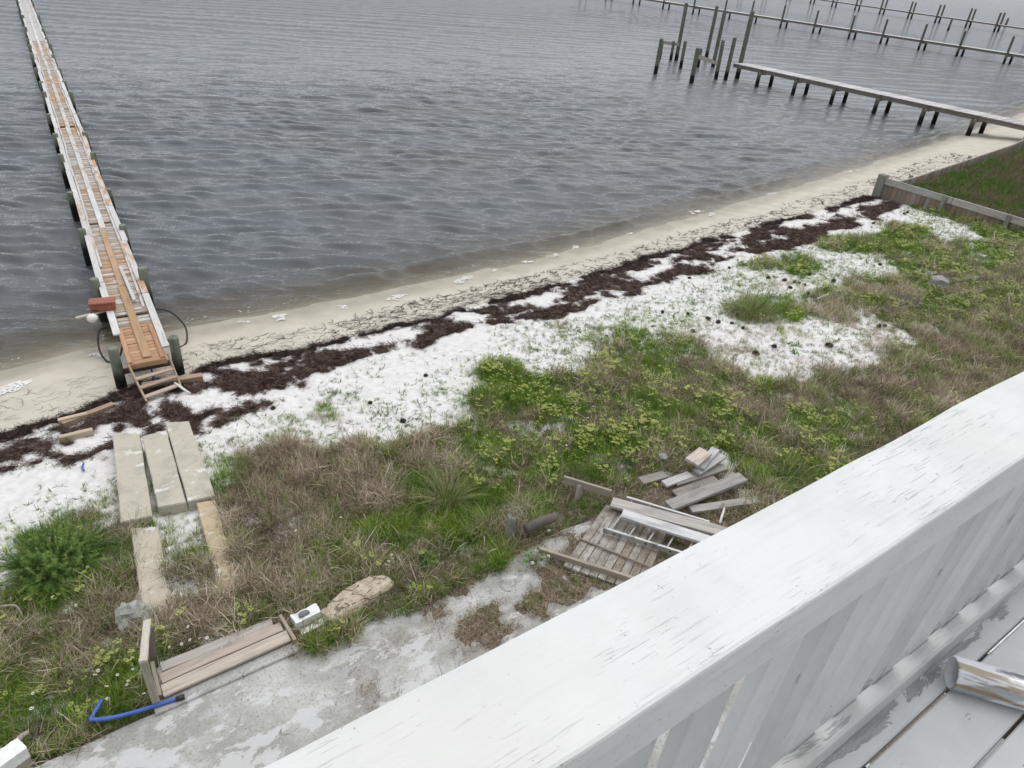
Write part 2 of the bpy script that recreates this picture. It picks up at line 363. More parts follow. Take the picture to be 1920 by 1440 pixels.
CTRL = """60 980 .1 .2 0|0 950 0 0 0|150 900 0 0 0|60 1010 .9 .1 .1|20 1000 .4 .1 .1|100 1000 1 .05 .1|160 960 .6 .1 0|200 930 .5 .2 0|180 925 .25 .1 0|205 890 .12 .1 0|
30 1060 .5 .1 .2|20 1085 .25 .2 0|60 1120 1 .2 .2|130 1120 1 .2 .2|200 1110 1 .6 0|230 1080 1 .7 0|230 1020 .9 .6 0|50 1180 1 .45 .2|130 1180 1 .65 0|200 1200 1 .7 0|80 1240 1 .75 0|160 1260 1 .55 .1|
230 1260 1 .25 .2|250 1300 1 .25 .2|40 1300 1 .45 .1|100 1320 1 .4 .2|30 1360 1 .45 .1|100 1380 1 .3 .2|170 1290 1 .35 .2|200 1145 1 .75 0|260 1210 1 .45 .2|
430 720 0 0 0|520 740 0 0 0|560 755 .04 0 0|620 770 .45 .1 0|500 815 .55 .2 0|460 835 .55 .2 0|550 795 .4 .1 0|660 755 .4 .1 0|720 790 .25 .2 0|700 735 .02 0 0|760 715 .03 0 0|840 700 .1 0 .3|800 685 .02 0 0|880 640 0 0 0|860 745 .18 .2 .3|830 770 .14 .2 0|780 800 .3 .3 0|640 815 .14 .2 0|720 820 .22 .4 0|600 828 .3 .3 0|430 810 .03 0 0|425 840 .15 .2 0|410 860 .5 .2 0|
480 860 1 .85 0|550 860 1 .92 0|660 850 1 .88 0|760 845 .9 .75 0|840 820 .9 .6 .1|560 940 1 .93 0|640 960 1 .88 0|720 930 1 .75 0|500 990 1 .85 0|460 930 1 .85 0|430 1000 .9 .8 0|600 1010 1 .65 0|520 1080 1 .78 0|580 1100 1 .7 0|640 1060 1 .35 0|700 1000 1 .2 0|700 1060 1 .15 .1|760 1040 1 .2 .1|790 980 1 .15 0|900 960 1 .15 0|930 900 1 .12 .1|870 1020 1 .25 0|800 870 1 .55 0|900 840 1 .15 .1|960 860 1 .1 .1|1000 900 1 .2 .1|600 900 1 .9 0|680 900 1 .82 0|540 1030 1 .85 0|470 1050 1 .8 0|
950 700 1 .05 .3|1000 720 1 .1 .3|1060 710 1 .2 .3|900 750 1 .12 .2|870 722 .6 .1 .3|960 770 1 .1 .2|1050 780 1 .08 .4|1100 760 1 .08 .5|1150 800 1 .08 .6|1200 800 1 .12 .5|1100 830 1 .08 .4|1020 830 1 .08 .2|1200 850 1 .15 .4|1180 740 1 .5 .2|1250 760 1 .65 .1|1270 790 1 .75 0|1230 720 1 .55 .2|1200 690 1 .55 .1|1130 690 .95 .4 .3|1300 700 1 .75 .1|1350 730 1 .55 .3|1400 750 1 .6 .3|1450 760 1 .4 .3|1500 780 1 .35 .3|1400 800 1 .25 .3|1350 830 1 .2 .3|1420 850 1 .65 0|1480 830 1 .6 .1|1450 890 1 .08 0|1500 900 1 .1 .1|1300 850 1 .4 .2|1280 890 1 .55 0|1520 820 1 .5 .1|1560 800 1 .5 .2|1600 760 1 .55 .1|1500 730 1 .85 0|1560 720 1 .88 0|1640 700 1 .93 0|1700 680 1 .93 0|1750 660 1 .9 0|1800 650 1 .9 0|1850 640 1 .8 0|1900 600 1 .7 .1|1900 690 1 .7 0|1650 740 1 .6 .1|1700 720 1 .7 .1|
1420 640 .36 .7 0|1480 620 .34 .7 0|1540 620 .3 .7 0|1600 630 .3 .6 .1|1680 630 .42 .5 .3|1520 660 .3 .7 0|1580 670 .28 .6 .1|1620 685 .38 .7 0|1500 700 .55 .8 0|1450 690 .4 .7 0|1400 660 .4 .6 .1|1340 650 .5 .6 .1|1350 620 .4 .5 .1|1300 600 .42 .4 .2|1290 650 .75 .4 .4|1250 660 .75 .4 .4|1200 640 .7 .2 .4|1150 650 .65 .1 .4|1090 660 .3 .05 .4|1080 690 .22 .1 .4|1010 690 .25 .05 .4|1000 660 .18 .05 .5|960 650 .09 0 .5|1000 620 .09 0 .5|1060 620 .3 .1 .4|1100 610 .35 .1 .3|1060 590 .07 .1 .3|1150 600 .3 .1 .3|1180 620 .65 .1 .3|1200 590 .45 .1 .3|1240 580 .16 .1 .2|1150 570 .07 0 .2|1100 580 .03 0 0|1280 570 .3 .2 .2|1300 545 .12 .1 .3|1330 530 .12 .1 .3|1250 545 .04 0 .2|1360 560 .55 .1 .2|1410 580 1 .05 0|1450 590 .9 .1 .2|1390 620 .35 .4 .1|1470 560 .6 .2 .4|1480 540 .55 .2 .5|1430 520 .55 .1 .4|1400 530 .45 .1 .3|1450 500 .8 .1 .6|1500 490 .9 .1 .6|
1560 460 .8 .1 .5|1600 455 1 .05 .2|1640 460 1 .05 .2|1560 490 .3 .1 .5|1600 500 .32 .1 .5|1640 495 .3 .1 .4|1660 510 .45 .2 .4|1550 520 .45 .1 .5|1600 530 .65 .3 .4|1500 505 .8 .1 .6|1460 515 .55 .1 .5|1430 472 .1 .1 .4|1500 450 .03 0 .2|1560 435 .08 0 .3|1620 428 .06 0 .3|1680 410 .02 0 0|1720 405 .25 .1 .4|1700 432 .9 .1 .5|1680 447 .95 .1 .5|1760 420 .35 .1 .4|1780 440 .3 .1 .4|1820 445 .5 .1 .4|1840 460 .8 .2 .5|1770 470 .65 .2 .5|1720 470 .9 .2 .6|1800 480 .85 .2 .5|1870 440 1 .2 .5|1900 470 1 .3 .5|1700 500 1 .2 .6|1750 510 1 .25 .5|1720 520 1 .25 .5|1640 545 1 .85 0|1680 540 1 .6 .2|1700 560 1 .75 .1|1740 580 1 .3 .6|1790 570 1 .3 .6|1830 580 1 .35 .5|1850 540 1 .4 .4|1890 530 1 .45 .3|1870 600 1 .55 .2|1800 610 1 .4 .5|1680 590 1 .4 .5|1640 580 .9 .5 .4|1580 590 .75 .6 .3|1540 580 .65 .5 .3|1520 560 .65 .3 .4|1640 610 .5 .5 .3|1720 615 .7 .5 .3|1760 630 .95 .85 0|1780 400 .9 .1 .5|1830 415 1 .1 .5|
330 960 .55 .3 0|340 1050 .6 .4 0|310 1010 .45 .3 0|350 1000 .55 .3 0|330 1100 .6 .6 0|380 1120 .85 .75 0|340 1150 .9 .75 0|420 1130 .9 .6 0|470 1110 1 .75 0|400 1170 1 .65 0|460 1150 1 .65 0|500 1140 1 .6 0|620 1140 1 .25 .1|540 1130 1 .75 0|290 1130 .5 .7 0|310 1170 .8 .7 .1|350 1200 .9 .5 .3|450 1180 1 .4 .3|
750 1100 1 .2 .1|860 1060 1 .3 .1|950 1000 1 .65 0|1040 940 1 .65 0|1000 960 1 .4 0|1150 880 1 .3 .2|1100 870 1 .12 .3|1250 870 1 .5 0|1350 870 1 .4 0|1420 960 1 .8 0|1300 930 1 .7 0|1060 1000 .8 .85 0|1180 960 .8 .8 0"""
_c = []
for row in CTRL.replace('\n', '').split('|'):
    a = [float(q) for q in row.split()]
    if len(a) == 5:
        p = gp(a[0], a[1]); _c.append((p.x, p.y, *a[2:]))
_c = np.array(_c)
def veg(x, y):
    """cover, share of dry grass, share of leafy ground cover at places on the yard"""
    x = np.asarray(x, float).ravel(); y = np.asarray(y, float).ravel(); out = np.zeros((len(x), 3))
    for i in range(0, len(x), 20000):
        xs = x[i:i+20000, None]; ys = y[i:i+20000, None]
        dist = np.hypot(_c[None, :, 0], _c[None, :, 1]); w0 = np.clip(dist / 12., .8, 3.)
        d2 = ((xs - _c[None, :, 0]) / w0) ** 2 + ((ys - _c[None, :, 1]) / w0) ** 2 + .004
        w = 1 / d2 ** 2.2; out[i:i+20000] = (w @ _c[:, 2:]) / w.sum(1, keepdims=True)
    return out[:, 0], out[:, 1], out[:, 2]
# dry leaf soil that has washed over the patio (place, radius in metres)
SOIL = [(800, 1118, .28), (905, 1077, .14), (885, 1178, .22), (925, 1188, .22), (915, 1150, .2), (1000, 1128, .25), (1045, 1110, .3), (1090, 1085, .25), (1020, 1075, .12), (1100, 1040, .5), (1120, 1080, .3), (880, 1085, .15), (850, 1100, .2), (560, 1205, .15), (545, 1225, .1), (1060, 1050, .25), (1180, 1060, .5), (1250, 1000, .6), (1160, 990, .5), (1330, 960, .6)]
SOILP = [(at(a, b, 0), r) for a, b, r in SOIL]
def soil(x, y):
    d = np.zeros_like(x)
    n = (fbm(x * 4.2, y * 4.2, 4, 31) - .5)
    for p, r in SOILP: d = np.maximum(d, 1.5 - np.hypot(x - p.x, y - p.y) / r)
    d = np.maximum(d, (x - 6.4) * 1.2)
    d = np.maximum(d, np.where((y > 6.02) & (x > 1.7) & (x < 6), (y - 6.05) * 5, 0))
    return d + n * 1.7

# ------------------------------------------------------------------ ground sheet
def graded(a, b, step, lo, hi, grow=1.06, mx=60.):
    c = list(np.arange(a, b, step)); s = step; v = c[-1]
    while v < hi: s = min(s * grow, mx); v += s; c.append(v)
    s = step; v = c[0]; pre = []
    while v > lo: s = min(s * grow * 1.1, mx); v -= s; pre.append(v)
    return np.array(pre[::-1] + c)
gx = graded(-4.5, 14., .05, -900, 2500, 1.013, 120); gy = graded(4., 18.2, .05, -300, 2500, 1.05, 120)
GX, GY = np.meshgrid(gx, gy); X = GX.ravel(); Y = GY.ravel()
S = shore_y(X) - Y
Zb = terr(X, Y)
inner = (X > -8) & (X < 95) & (Y > 0) & (Y < 30)
cov = np.full(len(X), .9); wr = np.zeros(len(X)); so = np.zeros(len(X))
cc, _, _ = veg(X[inner], Y[inner]); cov[inner] = cc
cov = np.where(Y > land_y(X) - .2, 0, cov); cov = np.where(S < 4.2, 0, cov)
wr[inner] = wrack_density(X[inner], Y[inner]); so[inner] = soil(X[inner], Y[inner])
wr = np.where(S < 1.4, 0, wr)
Z = Zb.copy()
bumps = (fbm(X * 2.2, Y * 2.2, 4, 2) - .5) * .10 + (fbm(X * 7, Y * 7, 2, 3) - .5) * .035
Z += np.where(S > 2.4, bumps * sstep(2.4, 4, S), (fbm(X * .7, Y * 1.5, 3, 8) - .5) * .05)
Z += .03 * sstep(.45, .95, wr) * (.5 + vnoise(X * 9, Y * 9, 6))
Z += np.where(cov > .5, (fbm(X * 1.1, Y * 1.1, 3, 12) - .5) * .14 * sstep(.4, 1, cov), 0) * (S > 4)
PATX0, PATX1, PATY1 = -9., 8.5, 6.22
inp = (X < PATX1 + .1) & (X > PATX0) & (Y < PATY1 + .03)
Z = np.where(inp, -.07 + .082 * sstep(.2, .7, so) + .018 * (so > .3) * (fbm(X*9, Y*9, 2, 7) - .5), Z)
nx, ny = len(gx), len(gy)
ii = np.arange((ny - 1) * nx).reshape(ny - 1, nx)[:, :-1].ravel()
me = meshnp('ground', np.c_[X, Y, Z], np.c_[ii, ii + 1, ii + nx + 1, ii + nx], True)
litter = np.where(inp, 1., sstep(.7, 1.1, cov + (fbm(X * 2.4, Y * 2.4, 3, 14) - .5) * .7))
damp = np.where(S > 0, np.interp(S, [0, .5, 1.3, 3.0, 3.3], [1, .85, .45, .3, 0]), 1)
damp = np.where((Y > lead_y(X)), np.maximum(damp, .3), np.where(S < 2, damp, 0))
fattr(me, 'litter', litter); fattr(me, 'damp', damp); fattr(me, 'wrack', wr)

mt, nt = newmat('sand_and_soil'); g = G(nt)
pos = g.n('NewGeometry').outputs['Position']
n_hi = g.noise(pos, 38, 6, .65); n_mid = g.noise(pos, 7, 5, .6); n_lo = g.noise(pos, 1.6, 4)
white = g.mix(g.rng(n_mid, .35, .7), (.70, .685, .68), (.58, .565, .555))
white = g.mix(g.rng(n_hi, .58, .72, 0, .5), white, (.42, .40, .38))
tan = g.mix(g.rng(n_lo, .35, .65), (.53, .490, .425), (.47, .435, .375))
wetc = g.mix(g.rng(n_lo, .35, .65), (.36, .325, .265), (.29, .262, .21))
d = g.attr('damp')
sand = g.mix(g.rng(d, .05, .28), white, tan); sand = g.mix(g.rng(d, .45, 1.), sand, wetc)
soilc = g.mix(g.rng(n_hi, .35, .65), (.085, .066, .045), (.25, .20, .15))
soilc = g.mix(g.rng(g.noise(pos, 90, 3, .6), .55, .7, 0, .7), soilc, (.30, .25, .20))
lt = g.math('ADD', g.attr('litter'), g.math('MULTIPLY', g.math('SUBTRACT', n_hi, .5), .9))
col = g.mix(g.rng(lt, .42, .62), sand, soilc)
strand = g.noise(g.mapv(pos, (30, 70, 30), (0, 0, .3)), 1, 4, .7, 1.2)
w = g.math('ADD', g.attr('wrack'), g.math('ADD', g.math('MULTIPLY', g.math('SUBTRACT', n_hi, .5), .55), g.math('MULTIPLY', g.math('SUBTRACT', strand, .5), .5)))
wcol = g.mix(g.rng(strand, .4, .65), (.020, .013, .012), (.105, .058, .050))
wm = g.rng(w, .5, .62)
col = g.mix(wm, col, wcol)
rough = g.rng(d, .55, 1., .9, .35)
hgt = g.math('ADD', g.math('MULTIPLY', n_hi, .35), g.math('ADD', g.math('MULTIPLY', n_mid, .65), g.math('MULTIPLY', g.math('MULTIPLY', strand, wm), .8)))
g.out(g.prin(col, rough, g.bump(hgt, .55, .03), Specular_IOR_Level=.2))
structure('ground', me, mt)

# ------------------------------------------------------------------ water
wx = graded(-8., 34., .10, -1500, 4000, 1.011, 140); wy = graded(16.4, 42., .085, 10, 4500, 1.014, 140)
GX, GY = np.meshgrid(wx, wy); X = GX.ravel(); Y = GY.ravel()
S = shore_y(X) - Y; dep = WATER_Z - terr(X, Y)
sx = np.gradient(wx); sy = np.gradient(wy); SP = np.maximum(*np.meshgrid(sx, sy)).ravel()
wrng = np.random.default_rng(3); Zw = np.zeros(len(X))
warpx = X + 1.3 * (fbm(X * .2, Y * .2, 2, 40) - .5); warpy = Y + 1.3 * (fbm(X * .2, Y * .2, 2, 44) - .5)
for k in range(26):
    lam = .40 * (4.2 / .40) ** (k / 25); th = R_(66) + wrng.normal(0, .25 if lam < 1.0 else .18); ph = wrng.uniform(0, 6.28)
    amp = .0140 * lam ** .75 * (1.6 if .4 < lam < .95 else .72 if lam < 1.6 else .36)
    kk = 2 * math.pi / lam; arg = kk * (math.cos(th) * warpx + math.sin(th) * warpy) + ph
    env = .2 + 1.6 * vnoise(X / (lam * 3.3) + 7 * k, Y / (lam * 2.3), 50 + k)
    Zw += amp * env * (2 * (.5 + .5 * np.sin(arg + .3 * np.cos(arg))) ** 1.6 - .85) * np.clip((lam / SP - 2.2) / 2.5, 0, 1)
shal = np.interp(dep, [-.05, .0, .12, .4, .9], [0, .1, .4, .8, 1.])
Zw *= shal
# small breakers running up the beach
bn = shore_y(X) + .55 + .9 * (fbm(X * .16, X * 0, 3, 60) - .5)
Zw += .12 * np.exp(-((Y - bn - .4) / .17) ** 2) * sstep(.30, .62, fbm(X * .22, X * 0 + 4, 3, 66))
bn2 = bn + 1.25 + .8 * (fbm(X * .2, X * 0 + 9, 2, 61) - .5)
Zw += .10 * np.exp(-((Y - bn2) / .24) ** 2) * sstep(.38, .62, fbm(X * .18, X * 0 + 14, 3, 68))
Zw += np.where(S > -.3, .02 * fbm(X * 1.2, Y * 2, 2, 70), 0)
nx, ny = len(wx), len(wy)
ii = np.arange((ny - 1) * nx).reshape(ny - 1, nx)[:, :-1].ravel()
me = meshnp('water', np.c_[X, Y, WATER_Z + Zw], np.c_[ii, ii + 1, ii + nx + 1, ii + nx], True)
fattr(me, 'depth', dep + Zw); fattr(me, 'far', sstep(.10, .9, SP))
mt, nt = newmat('bay_water'); g = G(nt)
pos = g.n('NewGeometry').outputs['Position']
rp = g.mapv(pos, (1, 1, 1), (0, 0, R_(26)))
n1 = g.noise(g.mapv(rp, (2.0, 4.8, 1)), 1.0, 6, .66, .35)
n2 = g.noise(g.mapv(rp, (3.6, 8., 1)), 1.0, 4, .6, .4)
n3 = g.noise(g.mapv(rp, (.32, .8, 1)), 1.0, 3, .55, .3)
h = g.math('ADD', g.math('MULTIPLY', n1, .074), g.math('ADD', g.math('MULTIPLY', n2, .010), g.math('MULTIPLY', n3, .05)))
h = g.math('MULTIPLY', h, g.math('ADD', .85, g.math('MULTIPLY', g.attr('far'), 1.3)))
nrm = g.bump(h, 1.0, 1.0)
dp = g.attr('depth')
murk = g.noise(g.mapv(rp, (.12, .3, 1)), 1.0, 4)
body = g.mix(g.rng(murk, .4, .65), (.088, .103, .118), (.094, .102, .110))
body = g.mix(g.rng(dp, .05, .42, 1, 0), body, (.095, .082, .055))
cl = g.math('POWER', 2.718, g.math('MULTIPLY', g.math('MAXIMUM', dp, 0.), -3.6))
dif = g.n('BsdfDiffuse'); g.put(dif.inputs['Color'], body)
tr = g.n('BsdfTransparent'); g.put(tr.inputs['Color'], g.mix(g.math('MINIMUM', cl, 1.), (.42, .37, .24), (.95, .93, .88)))
mx = g.n('MixShader'); g.put(mx.inputs[0], cl); nt.links.new(dif.outputs[0], mx.inputs[1]); nt.links.new(tr.outputs[0], mx.inputs[2])
gl = g.n('BsdfGlossy'); gl.inputs['Roughness'].default_value = .04; gl.inputs['Color'].default_value = (1, 1, 1, 1); g.put(gl.inputs['Normal'], nrm)
fr = g.n('Fresnel'); fr.inputs['IOR'].default_value = 1.333; g.put(fr.inputs['Normal'], nrm)
m2 = g.n('MixShader'); g.put(m2.inputs[0], fr.outputs[0]); nt.links.new(mx.outputs[0], m2.inputs[1]); nt.links.new(gl.outputs[0], m2.inputs[2])
g.out(m2.outputs[0])
structure('water', me, mt)

# ------------------------------------------------------------------ patio
mt, nt = newmat('old_concrete'); g = G(nt)
pos = g.n('NewGeometry').outputs['Position']
a = g.noise(pos, 1.1, 6, .62); b = g.noise(pos, 4.5, 6, .68, .3); c = g.noise(pos, 30, 5, .7); fine = g.noise(pos, 120, 2)
col = g.mix(g.rng(a, .38, .60), (.47, .47, .455), (.32, .315, .295))
col = g.mix(g.rng(b, .50, .64, 0, .55), col, (.48, .485, .49))
col = g.mix(g.rng(c, .50, .66, 0, .7), col, (.21, .20, .175))
peel = g.noise(g.mapv(pos, (.9, 1.6, 1), (0, 0, -.2), (2.2, .4, 0)), 1.5, 7, .72)
col = g.mix(g.rng(peel, .54, .56, 0, .75), col, (.56, .56, .565))
crk = g.n('TexVoronoi', feature='DISTANCE_TO_EDGE'); wv = g.n('VectorMath', operation='ADD'); g.put(wv.inputs[0], pos)
nc = g.n('TexNoise'); nc.inputs['Scale'].default_value = 1.2; g.put(nc.inputs['Vector'], pos); g.put(wv.inputs[1], nc.outputs['Color']); g.put(crk.inputs['Vector'], wv.outputs[0]); crk.inputs['Scale'].default_value = .55
col = g.mix(g.math('MULTIPLY', g.rng(crk.outputs[0], .002, .005, .7, 0), g.rng(b, .5, .6)), col, (.12, .11, .09))
col = g.hsv(col, .5, 1., g.math('ADD', .88, g.math('MULTIPLY', fine, .24)))
g.out(g.prin(col, .9, g.bump(g.math('ADD', g.math('MULTIPLY', c, .4), b), .25, .01), Specular_IOR_Level=.2))
M['concrete'] = mt
# slab with a slightly ragged outer edge
px = np.arange(PATX0, PATX1 + .01, .12); V = []; F = []
for x in px:
    ye = PATY1 + .03 * (float(fbm(np.array(x * 2.3), np.array(1.), 3, 80)) - .5)
    if x > 1.9: ye += .12 * (float(fbm(np.array(x * 1.2), np.array(5.), 3, 81)) - .5)
    V += [(x, -4, 0), (x, ye - .02, 0), (x, ye, -.015), (x, ye + .01, -.25)]
for i in range(len(px) - 1):
    for k in range(3): F.append((i*4+k, (i+1)*4+k, (i+1)*4+k+1, i*4+k+1))
me = bpy.data.meshes.new('patio'); me.from_pydata(V, [], F); me.update(); me.materials.append(M['concrete'])
structure('patio', me, None)

# ------------------------------------------------------------------ balcony: deck and railing
rnd = random.Random(11)
mt, nt = newmat('deck_paint'); g = G(nt)
pos = g.n('NewGeometry').outputs['Position']; sp = g.n('SeparateXYZ'); g.put(sp.inputs[0], pos); v = objvec(g)
bl = g.noise(v, 6, 5, .6); fine = g.noise(g.mapv(v, (8, 80, 80)), 1, 3)
col = g.mix(g.rng(bl, .35, .7), (.59, .60, .61), (.53, .54, .55))
wn2 = g.noise(g.mapv(pos, (5, 18, 5)), 1, 6, .75, .5)
near = g.rng(g.math('ABSOLUTE', g.math('SUBTRACT', sp.outputs[1], .285)), .0, .06, .16, -.10)
worn = g.rng(g.math('ADD', wn2, near), .62, .645)
col = g.mix(g.math('MULTIPLY', worn, .9), col, g.mix(g.rng(fine, .4, .6), (.24, .245, .25), (.32, .32, .325)))
chip = g.rng(g.noise(g.mapv(v, (14, 40, 40)), 1, 4, .6), .685, .70)
col = g.mix(g.math('MULTIPLY', chip, .7), col, (.24, .23, .22))
g.out(g.prin(col, .55, g.bump(g.math('ADD', fine, g.math('MULTIPLY', worn, -.8)), .3, .003), Specular_IOR_Level=.35))
M['deckpaint'] = mt
DZ = 6.48
deck = link('balcony_deck', None, None, Matrix.Translation((1.5, 0, DZ))); deck['kind'] = 'structure'
yb = .2295 + .146
k = 0
while yb > -1.9:
    gap = .010 if k % 2 else .006
    board('deck_board', (-2.5, yb - .073, DZ - .019), (6.5, yb - .073, DZ - .019), .146 - gap, .038, M['deckpaint'], deck, (.7, .7, .7), c=.004)
    yb -= .146; k += 1
for x in np.arange(-2.3, 6.6, .6):
    board('joist', (x, -1.9, DZ - .135), (x, .37, DZ - .135), .04, .19, M['wood'], deck, (.12, .09, .07))
board('rim_board', (-2.5, .392, DZ - .12), (6.5, .392, DZ - .12), .038, .22, M['paint'], deck, (.7, .7, .7))
for x in (-2.2, 5.9):
    board('support_post', (x, .30, 0.0), (x, .30, DZ - .235), .14, .14, M['paint'], deck, (.7, .7, .7), up=(0, 1, 0))

hw = link('unseen_house_wall', cbox(16., .2, 10.5, 0, M['paint']), None, Matrix.Translation((2., -2.05, 5.25))); hw['kind'] = 'structure'  # unseen house wall behind the camera, added to shade the railing's inner face
rail = thing('balcony_railing', 'white painted wooden balcony railing with a wide cap board in the foreground', 'railing', (1.5, .32, DZ))
def cap_board():
    n = 180; V = []; F = []; L0, L1 = -2.4, 6.4
    for i in range(n + 1):
        x = L0 + (L1 - L0) * i / n
        e0 = .006 * (float(fbm(np.array(x * 4.), np.array(2.), 3, 91)) - .5); e1 = .010 * (float(fbm(np.array(x * 3.), np.array(7.), 3, 92)) - .5)
        z = 7.37 + .002 * (float(fbm(np.array(x * 5.), np.array(3.), 2, 93)) - .5)
        y0 = .248 + e0; y1 = .390 + e1
        pr = [(y0 + .010, z - .04), (y0 + .002, z - .037), (y0, z - .005), (y0 + .0012, z - .0018), (y0 + .005, z), (y0 + .05, z + .0003), (y1 - .05, z + .0003), (y1 - .009, z), (y1 - .003, z - .002), (y1, z - .008), (y1 - .002, z - .036), (y1 - .012, z - .04)]
        V += [(x, a, b) for a, b in pr]
    q = 12
    for i in range(n):
        for k in range(q): F.append((i*q+k, i*q+(k+1) % q, (i+1)*q+(k+1) % q, (i+1)*q+k))
    F += [tuple(range(q)), tuple(n*q + k for k in range(q-1, -1, -1))]
    me = bpy.data.meshes.new('cap'); me.from_pydata(V, [], F); me.update(); bm = bmesh.new(); bm.from_mesh(me); bmesh.ops.recalc_face_normals(bm, faces=bm.faces); bm.to_mesh(me); bm.free()
    return me
link('cap_board', cap_board(), M['paint'], None, rail)
board('top_rail', (-2.3, .282, 7.286), (6.3, .282, 7.286), .038, .088, M['paint'], rail, (.7, .7, .7))
board('bottom_rail', (-2.3, .306, 6.522), (6.3, .306, 6.522), .040, .080, M['paint_worn'], rail, (.7, .7, .7))
x = 1.061 - .163 * 20
while x < 6.2:
    wdt = .092 + rnd.uniform(-.005, .005); lean = rnd.uniform(-.006, .006)
    xc = x + .081
    board('baluster', (xc + lean, .341, 6.40), (xc - lean, .316, 7.325), wdt, .026, rnd.choice([M['paint'], M['paint_worn'], M['paint_worn']]), rail, (.7, .7, .7), up=(0, -1, 0), c=.003)
    x += .163
# paint smeared metal pipe lying on the deck
mt, nt = newmat('smeared_metal'); g = G(nt); v = g.n('TexCoord').outputs['Object']
sm = g.noise(g.mapv(v, (3.0, 13, 13)), 1, 4, .6, .8); sm2 = g.noise(g.mapv(v, (2.2, 17, 17), loc=(3, 2, 6)), 1, 4, .6, .5)
pm = g.rng(sm, .37, .45); col = g.mix(pm, (.44, .45, .47), (.74, .76, .80)); col = g.mix(g.rng(sm2, .60, .64, 0, .8), col, (.33, .24, .13))
g.out(g.prin(col, g.mix(pm, (.16, .16, .16), (.4, .4, .4)), None, Metallic=g.math('MULTIPLY', g.math('SUBTRACT', 1., pm), .85)))
a = Vector((1.668, .243, DZ + .043)); dirp = Vector((.115, -.145, 0)).normalized(); b = a + dirp * .9
prof = [(0, .0405), (.004, .043), (.9, .043), (.9, .036), (.02, .036), (.0, .0385)]
seg = 28; V = []; F = []
for (t, r) in prof:
    for k in range(seg):
        an = 2*math.pi*k/seg; V.append((t - .45, r*math.cos(an)*1.0, r*math.sin(an)))
for i in range(len(prof)):
    j = (i+1) % len(prof)
    for k in range(seg): F.append((i*seg+k, i*seg+(k+1) % seg, j*seg+(k+1) % seg, j*seg+k))
me = bpy.data.meshes.new('pipe'); me.from_pydata(V, [], F); me.update()
for p in me.polygons: p.use_smooth = True
po = link('metal_pipe', me, mt, frame_m(a, b)); tag(po, 'shiny metal pipe smeared with white paint lying on the white balcony deck', 'pipe')

# ------------------------------------------------------------------ left dock
def dock_pt(y, off=0., z=0.):                 # off > 0 to the right
    d = Vector((.0555, .9985, 0)); n = Vector((.9985, -.0555, 0))
    t = (y - 14.6) / .9985
    return Vector((1.54, 14.6, 0)) + d * t + n * off + Vector((0, 0, z))
ORANGE = [(.40, .23, .13), (.44, .27, .16), (.36, .22, .13), (.47, .31, .20)]
GREYW = [(.44, .42, .40), (.50, .48, .46), (.36, .33, .31), (.40, .35, .31)]
TANW = [(.42, .33, .25), (.37, .29, .22), (.46, .38, .30)]
dock = thing('wooden_dock', 'long narrow weathered wooden dock running from the beach far out over the water', 'dock', dock_pt(14.6, 0, -.9))
rnd = random.Random(5)
def slat_color(y):
    if y < 16.4: return rnd.choice(ORANGE)
    n = float(vnoise(np.array(y * .45), np.array(2.), 7)) + rnd.uniform(-.25, .25)
    if n > .56 and y < 60: return rnd.choice(ORANGE)
    return rnd.choice([(.40, .36, .33), (.34, .27, .21), (.36, .30, .25), (.30, .25, .21), (.42, .33, .26)])
y = 14.66; ns = 0; rest = bmesh.new()
while y < 92:
    w = .137; hw = .36 if y < 16.3 else .42
    o1 = rnd.uniform(-.012, .012); o2 = rnd.uniform(-.012, .012); dz = rnd.uniform(-.004, .004)
    miss = (16.9 < y < 17.02) or rnd.random() < .012
    if not miss:
        if ns < 300:
            board('slat', dock_pt(y + o1*.5, -hw + o1, -.02 + dz), dock_pt(y + o2*.5, hw + o2, -.02 + dz), w, .04, M['wood_flaky'] if y > 16.4 else M['wood'], dock, slat_color(y), c=.005)
        else:
            mm = frame_m(dock_pt(y, -hw + o1, -.02), dock_pt(y, hw + o2, -.02))
            r = bmesh.ops.create_cube(rest, size=1.)
            for vv in r['verts']: vv.co = mm @ Vector((vv.co.x * 2 * hw, vv.co.y * w, vv.co.z * .04))
        ns += 1
    y += .152
so_ = link('far_slats', bm_mesh(rest), M['wood_bleached'], None, dock, (.46, .44, .42)); so_['kind'] = 'stuff'
# lengthwise boards laid on top: edges and a runner
def lay(off, y0, y1, L, W, cols, z=.022, jit=.02, matn='wood_bleached', name='edge_board'):
    y = y0
    while y < y1:
        l = L * rnd.uniform(.85, 1.12); o = rnd.uniform(-jit, jit)
        board(name, dock_pt(y, off + o, z + rnd.uniform(0, .008)), dock_pt(min(y + l, y1), off + rnd.uniform(-jit, jit), z + rnd.uniform(0, .008)), W, .038, M[matn], dock, rnd.choice(cols), c=.005)
        y += l + rnd.uniform(.0, .05)
WHITE = [(.60, .59, .58), (.56, .54, .52), (.63, .62, .62)]
board('edge_board', dock_pt(14.62, -.33, .022), dock_pt(16.25, -.335, .022), .09, .036, M['wood'], dock, ORANGE[1])
board('edge_board', dock_pt(14.62, .30, .022), dock_pt(16.3, .29, .022), .09, .036, M['wood'], dock, ORANGE[0])
board('edge_board', dock_pt(15.95, -.415, .045), dock_pt(18.9, -.43, .045), .15, .04, M['wood_bleached'], dock, WHITE[0])
board('edge_board', dock_pt(15.0, .42, .045), dock_pt(17.9, .43, .045), .15, .04, M['wood_bleached'], dock, WHITE[1])
lay(-.43, 18.95, 91, 3.4, .15, WHITE + TANW[:1], .035)
lay(.43, 17.95, 91, 3.6, .15, WHITE + TANW[1:2] + ORANGE[3:], .035)
